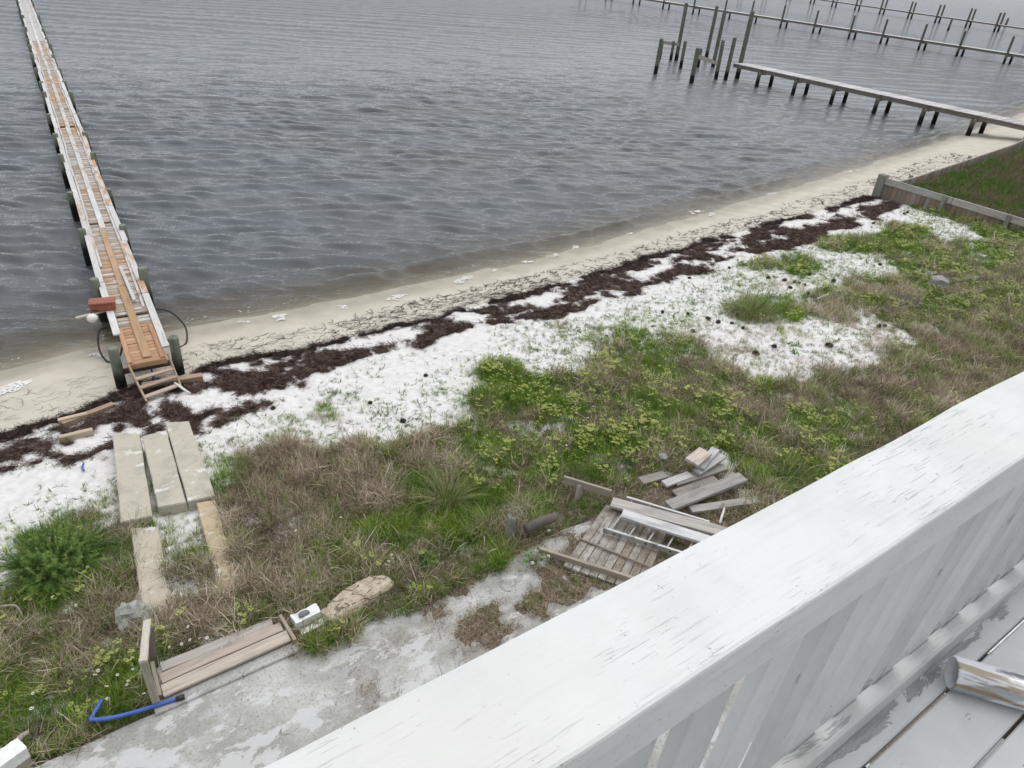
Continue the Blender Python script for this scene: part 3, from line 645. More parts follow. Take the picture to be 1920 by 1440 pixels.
lay(.31, 17.2, 60, 4.2, .06, TANW + GREYW[:1], .022)
lay(-.31, 20, 60, 4.2, .06, TANW + GREYW[:1], .022)
board('runner_board', dock_pt(14.75, .015, .022), dock_pt(18.6, -.02, .024), .17, .038, M['wood'], dock, (.40, .26, .15), warp=rnd)
board('runner_board', dock_pt(18.63, .0, .024), dock_pt(22.9, -.01, .024), .15, .038, M['wood'], dock, (.42, .29, .19), warp=rnd)
lay(0., 22.95, 91, 4.3, .15, WHITE + TANW, .022, .015, name='runner_board')
board('header_board', dock_pt(14.6, -.37, -.06), dock_pt(14.6, .37, -.06), .03, .12, M['wood'], dock, ORANGE[1])
for off in (-.34, .34):
    yy = 14.64
    while yy < 91:
        board('stringer', dock_pt(yy, off, -.125), dock_pt(min(yy + 6, 91), off, -.125), .05, .17, M['wood'], dock, (.16, .12, .09)); yy += 6.0
yy = 14.85; k = 0
while yy < 91:
    top = .34 if k < 2 else rnd.choice([.30, .12, .22, .08])
    for sgn in (-1, 1):
        z1 = top + rnd.uniform(-.06, .06); p = dock_pt(yy + (.05 if sgn > 0 else -.05), sgn * (.58 if k == 0 else .535))
        gz = float(terr(p.x, p.y)) - .25
        pile('pile', p.x, p.y, max(gz, -2.6), z1, .105, dock, (.19, .205, .16), (rnd.uniform(-.02, .02), rnd.uniform(-.02, .02)), rid=k * 2 + (sgn > 0))
    board('cross_beam', dock_pt(yy, -.55, -.27), dock_pt(yy, .55, -.27), .06, .12, M['wood'], dock, (.13, .10, .08))
    yy += 3.88 + rnd.uniform(-.12, .12); k += 1
# stair at the beach end
sl0 = dock_pt(14.62, -.37, -.02); sl1 = gp(276, 757, .03); sr0 = dock_pt(14.72, .41, .03); sr1 = gp(342, 733, .03)
sl = board('stair', sl0, sl1, .035, .09, M['wood'], dock, (.40, .31, .22)); sl['label'] = 'pale wooden stair of three treads at the beach end'
board('stringer', sr0, sr1, .035, .09, M['wood'], sl, (.38, .29, .21))
for t, cc_ in ((.42, 0), (.64, 1), (.88, 2)):
    a = sl0.lerp(sl1, t); b = sr0.lerp(sr1, t); b.z = a.z = (a.z + b.z) / 2 + .02
    board('tread', a, b, .115, .036, M['wood'], sl, TANW[cc_], warp=rnd)
# things lying on or hanging from the dock
lp = board('loose_plank', dock_pt(17.55, .15, .075), dock_pt(19.75, .1, .075), .075, .036, M['wood_bleached'], None, (.52, .49, .46), warp=rnd)
tag(lp, 'narrow loose grey plank lying on top of the dock beside the brown runner board', 'plank')
def rounded_box(L, W, T, r=.03, seg=3):
    bm = bmesh.new(); bmesh.ops.create_cube(bm, size=1.)
    for v_ in bm.verts: v_.co = Vector((v_.co.x*L, v_.co.y*W, v_.co.z*T))
    bmesh.ops.bevel(bm, geom=list(bm.edges), offset=r, segments=seg, affect='EDGES', profile=.5)
    return bm_mesh(bm, 'box', True)
M['terracotta'] = simple('terracotta_plastic', (.27, .085, .05), .55, 9, .25)
pb = dock_pt(17.35, -.53, .065)
rb = thing('storage_box', 'reddish brown lidded box on the left edge of the dock', 'box', pb)
mb = frame_m(pb, pb + Vector((.98, -.2, 0)))
def loc_m(x, y, z): 
    q = mb.copy(); q.translation = pb + mb.to_3x3() @ Vector((x, y, z)); return q
link('box_body', rounded_box(.52, .30, .17, .03), M['terracotta'], loc_m(0, 0, .085), rb)
link('lid', rounded_box(.55, .33, .055, .022), M['terracotta'], loc_m(0, 0, .195), rb)
M['white_plastic'] = simple('white_plastic', (.72, .71, .66), .45, 20, .12)
M['dark_hose'] = simple('black_hose', (.02, .02, .02), .5, 20, .3)
pf = dock_pt(17.0, -.80, .06)
fb = thing('float', 'round white float tied to a short board beside the dock', 'float', pf)
bm = bmesh.new(); bmesh.ops.create_uvsphere(bm, u_segments=18, v_segments=12, radius=.115)
for v_ in bm.verts: v_.co.z *= .9
link('ball', bm_mesh(bm, 'ball', True), M['white_plastic'], Matrix.Translation(pf + Vector((0, 0, -.02))), fb)
link('rope', tube_mesh(smooth_path([pf + Vector((0, 0, .07)), pf + Vector((.03, .1, .12)), pf + Vector((.15, .18, .06))], 5), .012, 6), M['dark_hose'], None, fb)
board('arm', dock_pt(17.15, -1.12, .03), dock_pt(17.35, -.36, .035), .09, .035, M['wood_bleached'], fb, (.5, .46, .40))
def hose(name, label, pts, r, mat, cat='hose'):
    o = link(name, tube_mesh(smooth_path(pts, 8), r, 8), mat); tag(o, label, cat); return o
hose('hanging_hose', 'black hose loop hanging from the left side of the dock below the float',
     [dock_pt(16.9, -.42, -.1), dock_pt(16.9, -.72, -.25), dock_pt(16.6, -.82, -.55), dock_pt(16.3, -.72, -.75), dock_pt(16.1, -.5, -.62), dock_pt(16.0, -.35, -.25)], .022, M['dark_hose'])
hose('hanging_hose', 'black hose loop hanging over the water on the right side of the dock',
     [dock_pt(17.3, .50, -.1), dock_pt(17.3, .85, -.25), dock_pt(17.0, 1.08, -.55), dock_pt(16.6, 1.0, -.78), dock_pt(16.4, .75, -.72), dock_pt(16.4, .45, -.3)], .022, M['dark_hose'])
M['blue'] = simple('blue_plastic', (.05, .12, .42), .45, 15, .25)
bp = dock_pt(14.9, .05, 0)
o = link('blue_pipe', tube_mesh([(bp.x, bp.y, float(terr(bp.x, bp.y)) - .05), (bp.x, bp.y - .02, -.05)], .018, 8), M['blue']); tag(o, 'thin upright blue pipe under the beach end of the dock', 'pipe')

# beams, rope and old border timbers at the foot of the dock
def ground_board(name, label, cat, pa, pb_, W, T, color, lift=.0, mat='wood', bend=.0, group=None, up=(0, 0, 1), raise2=None):
    a = gp(*pa, T / 2 + lift); b = gp(*pb_, T / 2 + (lift if raise2 is None else raise2))
    o = board(name, a, b, W, T, M[mat], None, color, up=up, warp=rnd, bend=bend); tag(o, label, cat, group); return o
ground_board('timber_beam', 'tan timber beam lying on the sand behind the dock stair', 'beam', (268, 731), (381, 712), .16, .14, (.36, .27, .19), .0)
ground_board('timber_beam', 'long half buried round timber left of the dock stair', 'beam', (118, 800), (214, 763), .13, .12, (.32, .24, .17), -.02)
ground_board('border_board', 'short tan border board beside the long half buried timber', 'board', (112, 797), (165, 784), .10, .16, (.46, .38, .28), -.03)
ground_board('border_board', 'short tan border board under the seaweed nearest the concrete slabs', 'board', (114, 829), (176, 814), .10, .16, (.46, .38, .28), -.03)
o = link('white_pipe', tube_mesh([gp(330, 730, .16), gp(342, 736, .12), gp(358, 741, .03)], .024, 8), M['white_plastic']); tag(o, 'short white plastic pipe at the foot of the dock stair', 'pipe')
o = link('blue_strap', tube_mesh(smooth_path([gp(157, 870, .015), gp(155, 878, .03), gp(158, 884, .012)], 5), .016, 6), M['blue']); tag(o, 'small scrap of blue strap on the white sand', 'strap')

# ------------------------------------------------------------------ concrete slabs towards the beach
M['slab'] = simple('slab_concrete', 'obj', .9, 26, .16, .4, .008, second=(.64, .63, .62), th=(.62, .68))
mt, nt = newmat('stained_slab_concrete'); g = G(nt); v = objvec(g); base = g.n('ObjectInfo').outputs['Color']
nz = g.noise(v, 40, 5, .65); lo = g.noise(v, 2.2, 5, .6, .4); gr = g.noise(v, 150, 2)
col = g.hsv(base, .5, 1., g.math('ADD', .80, g.math('MULTIPLY', nz, .4)))
col = g.mix(g.rng(lo, .48, .66, 0, .55), col, g.hsv(base, .5, .8, .68))
sd_ = g.math('ADD', g.math('MULTIPLY', g.noise(g.mapv(v, (2.2, 4.2, 1), (0, 0, .5), (5, 2, 0)), 1, 6, .7), 1.), g.math('MULTIPLY', g.math('SUBTRACT', gr, .5), .10))
col = g.mix(g.rng(sd_, .585, .62, 0, .85), col, (.64, .63, .615))
col = g.mix(g.rng(g.noise(v, 22, 3, .6), .66, .69, 0, .7), col, (.14, .125, .10))
g.out(g.prin(col, .92, g.bump(g.math('ADD', nz, g.math('MULTIPLY', gr, .4)), .45, .008), Specular_IOR_Level=.15)); M['slab'] = mt
def slab(label, corners, z, T, color, group='concrete slabs between yard and beach'):
    P = [at(px, py, z) for px, py in corners]          # far left, far right, near right, near left
    c0 = sum(P, Vector()) / 4; bm = bmesh.new(); top = []
    n = 8
    def edge(a, b):
        out = []
        for i in range(n):
            q = a.lerp(b, i / n) - c0
            if i: q += Vector((rnd.uniform(-.006, .006), rnd.uniform(-.006, .006), 0))
            out.append(bm.verts.new(q))
        return out
    for i in range(4): top += edge(P[i], P[(i+1) % 4])
    f = bm.faces.new(top); f.normal_update()
    if f.normal.z < 0: f.normal_flip()
    r = bmesh.ops.extrude_face_region(bm, geom=[f])
    for v_ in [q for q in r['geom'] if isinstance(q, bmesh.types.BMVert)]: v_.co.z -= T
    bmesh.ops.recalc_face_normals(bm, faces=bm.faces)
    te = [e for e in bm.edges if all(abs(v_.co.z) < 1e-4 for v_ in e.verts)]
    bmesh.ops.bevel(bm, geom=te, offset=.012, segments=2, affect='EDGES')
    o = link('concrete_slab', bm_mesh(bm, 'slab'), M['slab'], Matrix.Translation(c0), None, color)
    tag(o, label, 'slab', group); return o
SC = (.47, .435, .365)
slab('left of the three raised pale concrete slabs leading to the beach', [(211, 810), (261, 813), (285, 967), (226, 979)], -.02, .42, SC)
slab('middle of the three raised pale concrete slabs leading to the beach', [(266, 818), (312, 806), (349, 942), (296, 951)], -.03, .42, SC)
slab('right of the three raised pale concrete slabs, its far end under white sand', [(310, 792), (354, 789), (403, 929), (352, 941)], -.02, .42, SC)
slab('low pale concrete strip below the left raised slab, sand over its side', [(244, 990), (297, 986), (322, 1150), (268, 1150)], -.06, .3, (.48, .43, .35))
slab('low tan concrete strip below the right raised slab, crossed by stems', [(368, 942), (402, 937), (452, 1105), (412, 1115)], -.06, .3, (.50, .41, .285))

# ------------------------------------------------------------------ wooden step, post bracket, hose, stones by the patio
stp = thing('wooden_step', 'low wooden step of weathered planks at the patio edge', 'step', (.85, 6.55, -.06))
board('plank', (.06, 6.385, .085), (1.60, 6.40, .085), .185, .04, M['wood_old'], stp, (.36, .315, .27), warp=rnd)
board('plank', (.08, 6.575, .075), (1.57, 6.59, .075), .15, .04, M['wood_old'], stp, (.31, .265, .225), warp=rnd)
board('plank', (.12, 6.76, .055), (1.50, 6.73, .055), .15, .036, M['wood_old'], stp, (.31, .285, .26), warp=rnd)
board('riser', (.07, 6.318, .02), (1.58, 6.328, .02), .03, .085, M['wood'], stp, (.22, .17, .13))
board('end_board', (.025, 6.31, .03), (.045, 6.84, .03), .045, .22, M['wood'], stp, (.27, .23, .19), warp=rnd)
board('end_board', (1.645, 6.27, .02), (1.61, 6.74, .04), .045, .22, M['wood'], stp, (.34, .29, .23), warp=rnd)
lgm = link('concrete_ledge', cbox(1.75, .17, .12, .012, M['concrete']), None, Matrix.Translation((.80, 6.235, -.02))); tag(lgm, 'low pale concrete ledge in front of the wooden step', 'ledge')
pst = thing('post_frame', 'old grey wooden post frame with a sloping top standing at the end of the step', 'post', (-.05, 6.6, -.06))
f0 = Vector((-.03, 6.29, -.08)); f1 = Vector((-.04, 6.28, .88)); k0 = Vector((.06, 6.94, -.12)); k1 = Vector((.12, 6.90, .66))
board('post', f0, f1, .085, .05, M['wood_old'], pst, (.30, .27, .22), up=(0, 1, 0), warp=rnd)
board('post', k0, k1, .085, .05, M['wood'], pst, (.20, .17, .14), up=(0, 1, 0), warp=rnd)
board('top_board', f1 + Vector((0, -.07, .03)), k1 + Vector((0, .08, .03)), .085, .04, M['wood_old'], pst, (.38, .35, .31), warp=rnd)
hz = .03
h1 = [at(191, 1312, .14), at(178, 1335, .13), at(168, 1350, .12), at(205, 1347, .11), at(260, 1333, .07), at(332, 1310, .06)]
hs_ = thing('blue_hose', 'bent blue hose with a black end on the patio edge beside the post frame', 'hose', h1[3])
link('tube', tube_mesh(smooth_path([h1[0], h1[1], h1[2]], 6) , .022, 10), M['blue'], None, hs_)
link('tube', tube_mesh(smooth_path([h1[2], h1[3], h1[4], h1[5]], 6), .025, 10), M['blue'], None, hs_)
link('end_fitting', tube_mesh([at(330, 1311, .06), at(338, 1308.5, .06), at(346, 1306, .06)], [.03, .034, .032], 12), M['dark_hose'], None, hs_)
def rock_mesh(L, W, H, seed, rough=.16, sub=3, flat=True):
    bm = bmesh.new(); bmesh.ops.create_icosphere(bm, subdivisions=sub, radius=1.); rr = random.Random(seed)
    off = [rr.uniform(-50, 50) for _ in range(3)]
    for v_ in bm.verts:
        p = v_.co.copy(); n = p.normalized()
        q = Vector([math.copysign(abs(t) ** .72, t) for t in n])
        d = 1 + rough * 2 * (float(fbm(np.array(n.x*1.9+off[0]+n.z), np.array(n.y*1.9+off[1]-n.z), 4, seed)) - .5) - rough * .5 * abs(float(vnoise(np.array(n.x*3.1+off[2]), np.array(n.y*3.1+n.z*2), seed+3)) - .5)
        if n.z > .3: q.z = .3 ** .72 + (q.z - .3 ** .72) * .55
        v_.co = Vector((q.x*L*d, q.y*W*d, q.z*H*d))
    return bm_mesh(bm, 'rock', True)
M['sandstone'] = simple('sandstone', (.52, .45, .34), .9, 7, .3, .8, .04, second=(.40, .33, .24), th=(.5, .62))
mt, nt = newmat('cracked_sandstone'); g = G(nt); v = g.n('TexCoord').outputs['Object']
a_ = g.noise(v, 9, 6, .65); b_ = g.noise(g.mapv(v, (3, 9, 9)), 1, 5, .6, 1.); ck = g.n('TexVoronoi', feature='DISTANCE_TO_EDGE'); g.put(ck.inputs['Vector'], g.mapv(v, (2.2, 5, 5), (0, .2, .4))); ck.inputs['Scale'].default_value = 1.6
cm = g.math('MULTIPLY', g.rng(ck.outputs[0], .01, .05, 1, 0), g.rng(a_, .42, .6))
col = g.mix(g.rng(a_, .35, .65), (.56, .50, .39), (.42, .355, .26)); col = g.mix(g.rng(b_, .52, .66, 0, .7), col, (.34, .285, .21)); col = g.mix(g.math('MULTIPLY', cm, .75), col, (.12, .095, .07))
g.out(g.prin(col, .95, g.bump(g.math('SUBTRACT', g.math('ADD', a_, g.math('MULTIPLY', b_, .7)), g.math('MULTIPLY', cm, .8)), .9, .05), Specular_IOR_Level=.15)); M['sandstone'] = mt
r0 = at(668, 1122, .08); ro = link('rock', rock_mesh(.52, .21, .16, 3, .34, 4), M['sandstone'], Matrix.Translation((r0.x, r0.y, .03)) @ Matrix.Rotation(R_(10), 4, 'Z')); tag(ro, 'large tan sandstone rock lying along the patio edge', 'rock')
M['whitewash'] = simple('chipped_white_paint', (.74, .75, .75), .7, 14, .12, .5, .012, second=(.12, .115, .11), th=(.66, .68))
def block_mesh(L, W, H, seed, r=.03, amp=.015):
    bm = bmesh.new(); bmesh.ops.create_cube(bm, size=1.)
    bmesh.ops.subdivide_edges(bm, edges=list(bm.edges), cuts=4, use_grid_fill=True)
    for v_ in bm.verts:
        p = Vector((v_.co.x*L, v_.co.y*W, v_.co.z*H)); n = float(fbm(np.array(p.x*9+seed), np.array(p.y*9+p.z*7), 3, seed)) - .5
        v_.co = p * (1 + n * .3) + Vector((0, 0, n * amp * 2))
    return bm_mesh(bm, 'block', False)
b0 = at(574, 1157, .1); wb = thing('painted_block', 'chipped white painted concrete block beside the tan rock', 'block', (b0.x, b0.y, -.06))
bo = link('block', block_mesh(.36, .17, .24, 5), M['whitewash'], Matrix.Translation((b0.x, b0.y, .06)) @ Matrix.Rotation(R_(4), 4, 'Z'), wb)
M['greypatch'] = simple('grey_mortar', (.16, .165, .18), .8, 14, .3)
link('mortar_lump', rock_mesh(.075, .05, .025, 8, .3, 2), M['greypatch'], Matrix.Translation((b0.x - .03, b0.y + .0, .185)), wb)
b1 = at(590, 1176, .02); o = link('painted_block', block_mesh(.38, .10, .12, 9), M['whitewash'], Matrix.Translation((b1.x, b1.y, 0)) @ Matrix.Rotation(R_(6), 4, 'Z')); tag(o, 'flat white painted slab piece in the grass in front of the chipped block', 'block')
b2 = at(612, 1146, .05); o = link('round_stone', rock_mesh(.07, .07, .07, 12, .15, 2), simple('black_stone', (.02, .02, .022), .8), Matrix.Translation((b2.x, b2.y, .03))); tag(o, 'small black stone between the white block and the tan rock', 'stone')
# crumpled bag
mt, nt = newmat('grey_film'); g = G(nt); v = g.n('TexCoord').outputs['Object']
nz = g.noise(v, 14, 4, .6, .6)
pr_ = g.prin(g.mix(g.rng(nz, .35, .65), (.42, .44, .42), (.62, .64, .61)), .3, g.bump(nz, .3, .02)); trn = g.n('BsdfTransparent'); ms = g.n('MixShader'); ms.inputs[0].default_value = .58
nt.links.new(pr_, ms.inputs[1]); nt.links.new(trn.outputs[0], ms.inputs[2]); g.out(ms.outputs[0])
pbg = gp(252, 1168, 0); bm = bmesh.new(); bmesh.ops.create_icosphere(bm, subdivisions=3, radius=1.)
for v_ in bm.verts:
    n = v_.co.normalized(); q = float(fbm(np.array(n.x*3+n.z*2), np.array(n.y*3-n.z), 4, 77)); q2 = abs(float(vnoise(np.array(n.x*4+9), np.array(n.y*4+n.z*4), 78)) - .5)
    v_.co = Vector((n.x*.24, n.y*.22, n.z*.17)) * (.35 + 1.0*q + .8*q2)
o = link('plastic_bag', bm_mesh(bm, 'bag', False), mt, Matrix.Translation((pbg.x, pbg.y, pbg.z + .14))); tag(o, 'crumpled grey see-through plastic bag caught in the dry grass', 'bag')
# driftwood at the left
def branch(label, pts, r, color):
    P = smooth_path([gp(px, py, dz) for px, py, dz in pts], 6); n = len(P)
    o = link('dead_branch', tube_mesh(P, [r * (1 - .6 * i / n) for i in range(n)], 7), M['drift']); tag(o, label, 'branch'); return o
M['drift'] = simple('driftwood', (.36, .31, .26), .9, 18, .3)
branch('thin pale dead branch in the grass at the left edge, upper one', [(-10, 1152, .12), (20, 1151, .16), (38, 1153, .16), (48, 1168, .05)], .022, 0)
branch('thin pale dead branch in the grass at the left edge, lower one', [(-8, 1184, .1), (20, 1178, .14), (38, 1172, .1), (60, 1182, .06), (92, 1205, .04)], .028, 0)
b3 = at(14, 1422, .22); wp = thing('white_post', 'white topped grey post at the bottom left corner beside the patio', 'post', (b3.x, b3.y, -.06))
link('post_top', block_mesh(.34, .2, .16, 15), M['whitewash'], Matrix.Translation((b3.x, b3.y, .22)) @ Matrix.Rotation(R_(20), 4, 'Z'), wp)
link('post_base', block_mesh(.30, .18, .3, 16), M['drift'], Matrix.Translation((b3.x + .02, b3.y, .0)) @ Matrix.Rotation(R_(20), 4, 'Z'), wp)
branch('pale driftwood log leaning behind the white topped post', [(32, 1412, .1), (45, 1400, .16), (60, 1388, .16)], .05, 0)

# ------------------------------------------------------------------ lumber heap beside the patio
def L7(cx, cy): return (920 + .28125 * cx, 800 + .28125 * cy)
OLD = [(.25, .235, .22), (.30, .285, .27), (.22, .20, .18), (.34, .33, .32)]
def lum(label, c0, c1, W, T, z0, z1, color, up=(0, 0, 1), name='old_plank'):
    a = at(*L7(*c0), z0 + .05); b = at(*L7(*c1), z1 + .05)
    o = board(name, a, b, W * 1.12, T * 1.15, M['wood_old'], None, tuple(q * .95 for q in color), up=up, warp=rnd); tag(o, label, 'plank', 'old planks dumped beside the patio'); return o
lum('short wide pale plank on top of the lumber heap', (1338, 240), (1432, 165), .24, .05, .34, .36, (.42, .36, .31))
lum('grey plank end peeking out behind the short wide pale plank', (1395, 275), (1500, 150), .14, .045, .25, .27, (.36, .36, .37))
lum('grey plank with split end just below the short wide pale plank', (1375, 305), (1548, 195), .14, .045, .18, .22, (.33, .33, .33))
lum('dark weathered plank at the left end of the lumber heap', (1000, 365), (1165, 320), .17, .045, .03, .04, OLD[2])
lum('weathered plank running under the heap towards its right end', (1155, 385), (1330, 320), .15, .045, .08, .10, (.38, .37, .36))
lum('long dark plank half hidden below the split plank', (1225, 375), (1560, 270), .16, .045, .06, .1, OLD[0])
lum('grassy buried plank between the broad plank and the heap', (1225, 450), (1500, 350), .16, .045, .02, .04, OLD[2])
lum('broad cracked grey plank lying across the front of the heap', (1185, 532), (1682, 338), .205, .055, .14, .20, OLD[0])
lum('grey plank lying under the broad cracked plank', (1330, 555), (1780, 490), .15, .05, .05, .06, OLD[1])
lum('long blotchy plank behind the ladder', (806, 505), (1620, 722), .215, .045, .16, .14, (.33, .31, .29))
lum('pale grey plank resting on the ladder rungs', (876, 580), (1480, 770), .19, .045, .24, .22, (.44, .44, .44))
# platform of boards under the ladder
pp = [at(*L7(*c), .05) for c in ((480, 935), (1000, 1110), (1180, 700), (760, 540))]
pf_ = thing('wooden_platform', 'low wooden platform of short boards under the ladder', 'platform', (sum(pp, Vector()) / 4) * 1)
nS = 9; e0 = pp[0]; e1 = pp[1]; e2 = pp[2]; e3 = pp[3]
for i in range(nS):
    t = (i + .5) / nS; a = e0.lerp(e1, t); b = e3.lerp(e2, t); a.z = b.z = .06 + rnd.uniform(-.008, .008)
    b = a + (b - a).normalized() * ((b - a).length + rnd.uniform(-.06, .06))
    board('slat', a, b, (e1 - e0).length / nS * .90, .035, M['wood_old'], pf_, rnd.choice([(.30, .28, .26), (.27, .25, .23), (.34, .32, .30), (.23, .20, .17)]), warp=rnd)
board('edge_beam', at(*L7(325, 822), .12), at(*L7(1010, 1040), .12), .055, .10, M['wood'], pf_, (.36, .31, .25), warp=rnd)
board('batten', at(*L7(590, 745), .11), at(*L7(1060, 935), .11), .03, .03, M['wood'], pf_, (.26, .21, .17))
# ladder
M['alu'] = simple('dull_aluminium', (.46, .48, .47), .45, 18, .2, .2, .004, metallic=.6, second=(.22, .24, .22), th=(.5, .62))
M['alu_bright'] = simple('pale_aluminium', (.50, .50, .48), .5, 18, .2, .2, .004, metallic=.2)
q0 = at(*L7(750, 685), .17); q1 = at(*L7(1330, 868), .17); u0 = at(*L7(905, 480), .17); u1 = u0 + (q1 - q0)
ld = thing('ladder', 'aluminium ladder lying on the wooden platform, partly under planks', 'ladder', (q0 + u1) / 2 * 1)
board('rail', q0, q1, .045, .095, M['alu'], ld, (.5, .5, .5), c=.004)
board('rail', u0, u1, .045, .095, M['alu_bright'], ld, (.6, .6, .6), c=.004)
nr = int((q1 - q0).length / .29)
for i in range(nr + 1):
    t = (i + .35) / (nr + .6)
    link('rung', tube_mesh([q0.lerp(q1, t), u0.lerp(u1, t)], .016, 8), M['alu_bright'], None, ld)
dirq = (q1 - q0).normalized()
for t in (.14, .5, .78):
    bm = bmesh.new(); bmesh.ops.create_cone(bm, cap_ends=True, segments=12, radius1=.016, radius2=.016, depth=.006)
    c_ = q0.lerp(q1, t); nn = (q0 - u0).normalized(); mm = nn.to_track_quat('Z', 'Y').to_matrix().to_4x4(); mm.translation = c_ + nn * .024
    link('hole', bm_mesh(bm), M['dark_hose'], mm, ld)
# board on a stub post, short posts
sb = thing('board_on_stub', 'plank nailed across a short stub post in the grass', 'board', gp(1078, 935))
a = gp(*L7(575, 500)); board('stub_post', a + Vector((0, 0, -.05)), a + Vector((.06, .03, .34)), .12, .06, M['wood'], sb, (.40, .37, .33), up=(0, 1, 0))
board('plank', at(*L7(482, 350), .30), at(*L7(800, 445), .22), .045, .15, M['wood'], sb, (.37, .32, .27), warp=rnd)
tp = gp(953, 1015); po2 = pile('short_post', tp.x, tp.y, tp.z - .1, tp.z + .56, .09, None, (.24, .25, .21), (.03, .03), 3); tag(po2, 'short greenish grey post topped with dry grass at the patio corner', 'post')
_a, _b = at(985, 992, .22), at(1043, 968, .30)
lg = link('old_log', tube_mesh(smooth_path([_a, _a.lerp(_b, .4) + Vector((0, 0, .02)), _b], 3), [.07, .075, .08, .078, .075, .078, .07], 9), M['wood'], None, None, (.15, .13, .115)); tag(lg, 'dark rotten log end behind the short post', 'log')
tp = gp(1240, 868); po3 = pile('stub_post', tp.x, tp.y, tp.z - .1, tp.z + .2, .09, None, (.30, .30, .29), (.1, -.1), 1); tag(po3, 'small grey stub of a post in the grass behind the lumber heap', 'post')
o = link('white_stick', tube_mesh([at(*L7(1558, 545), .12), at(*L7(1527, 645), .1)], .022, 7), M['white_plastic']); tag(o, 'thin white stick lying by the lumber heap next to the railing', 'stick')

# ------------------------------------------------------------------ neighbour's retaining wall and lot
WALLX = 32.45
M['lot'] = None
lotP = [(WALLX + .15, -60), (WALLX + .15, 16.05), (35.2, 16.2), (50.0, 18.25), (53, 18.85), (70, 22.15), (110, 31), (400, 90), (400, -60)]
bm = bmesh.new(); vs = [bm.verts.new((x, y, -.06)) for x, y in lotP]; f = bm.faces.new(vs[::-1]); bmesh.ops.triangulate(bm, faces=[f])
bmesh.ops.recalc_face_normals(bm, faces=bm.faces)
for f in bm.faces:
    if f.normal.z < 0: f.normal_flip()
mt, nt = newmat('lot_soil'); g = G(nt); pos = g.n('NewGeometry').outputs['Position']
g.out(g.prin(g.mix(g.rng(g.noise(pos, 3, 5, .6), .35, .65), (.05, .05, .025), (.10, .085, .05)), .95))
structure('neighbour_lot', bm_mesh(bm), mt)
def wall_run(name, label, pts, face, posts, planks_max, post_h=.16, top=.06):
    w_ = thing(name, label, 'retaining wall', (pts[0][0], pts[0][1], float(terr(pts[0][0], pts[0][1]))), 'retaining walls round the neighbouring lot')
    cnt = 0
    for i in range(len(pts) - 1):
        a = Vector((*pts[i], 0)); b = Vector((*pts[i+1], 0)); d = (b - a).normalized(); L = (b - a).length; n = Vector((-d.y, d.x, 0)) * face
        s = 0.
        while s < L and cnt < planks_max:
            c0_ = a + d * (s + .11); gz = min(float(terr(c0_.x, c0_.y)), float(terr(c0_.x + n.x*.3, c0_.y + n.y*.3))) - .15; tz = top + rnd.uniform(-.02, .02)
            board('sheet_board', (c0_.x, c0_.y, gz), (c0_.x, c0_.y, tz), .212, .04, M['wood'], w_, rnd.choice([(.24, .20, .17), (.28, .20, .16), (.30, .27, .24), (.20, .16, .13)]), up=tuple(n))
            s += .22; cnt += 1
        if s < L:
            p0 = a + d * s; gz = -1.1
            board('far_sheeting', (p0.x, p0.y, (gz + top) / 2), (b.x, b.y, (gz + top) / 2), .04, top - gz, M['wood'], w_, (.24, .20, .17))
        s = 0.
        while s < L:
            l = min(3.05, L - s); p0 = a + d * (s + .01) + n * .05; p1 = a + d * (s + l - .01) + n * .05
            board('waler', (p0.x, p0.y, top - .12), (p1.x, p1.y, top - .12 ), .06, .28, M['wood_old'], w_, rnd.choice([(.33, .31, .28), (.29, .28, .26)]), warp=rnd)
            s += l
    for (x, y) in posts:
        gz = float(terr(x, y)) - .2
        board('post', (x, y, gz), (x + .02, y, top + post_h - .02), .15, .15, M['wood'], w_, (.24, .24, .21), up=(1, 0, 0), c=.012)
    return w_
wall_run('retaining_wall', 'weathered plank retaining wall with posts running from the beach along our yard', [(WALLX, 16.35), (WALLX, 4.)], -1,
         [(WALLX - .16, 13.6), (WALLX - .16, 11.0), (WALLX - .16, 8.2), (WALLX - .16, 5.4)], 80, .06, .46)
wall_run('retaining_wall', 'low retaining wall of brown boards facing the water along the grassy lot', [(WALLX + .2, 16.25), (35.2, 16.45), (50.0, 18.5), (53., 19.1), (70, 22.4)], 1, [(35.4, 16.75), (43.5, 17.9), (56.3, 20.1)], 170, .05, .18)
o = board('corner_post', (WALLX - .02, 16.5, -.9), (WALLX + .0, 16.52, .58), .36, .36, M['wood'], None, (.22, .22, .19), up=(1, 0, 0), c=.03); tag(o, 'thick greenish corner post where the two retaining walls meet on the beach', 'post')

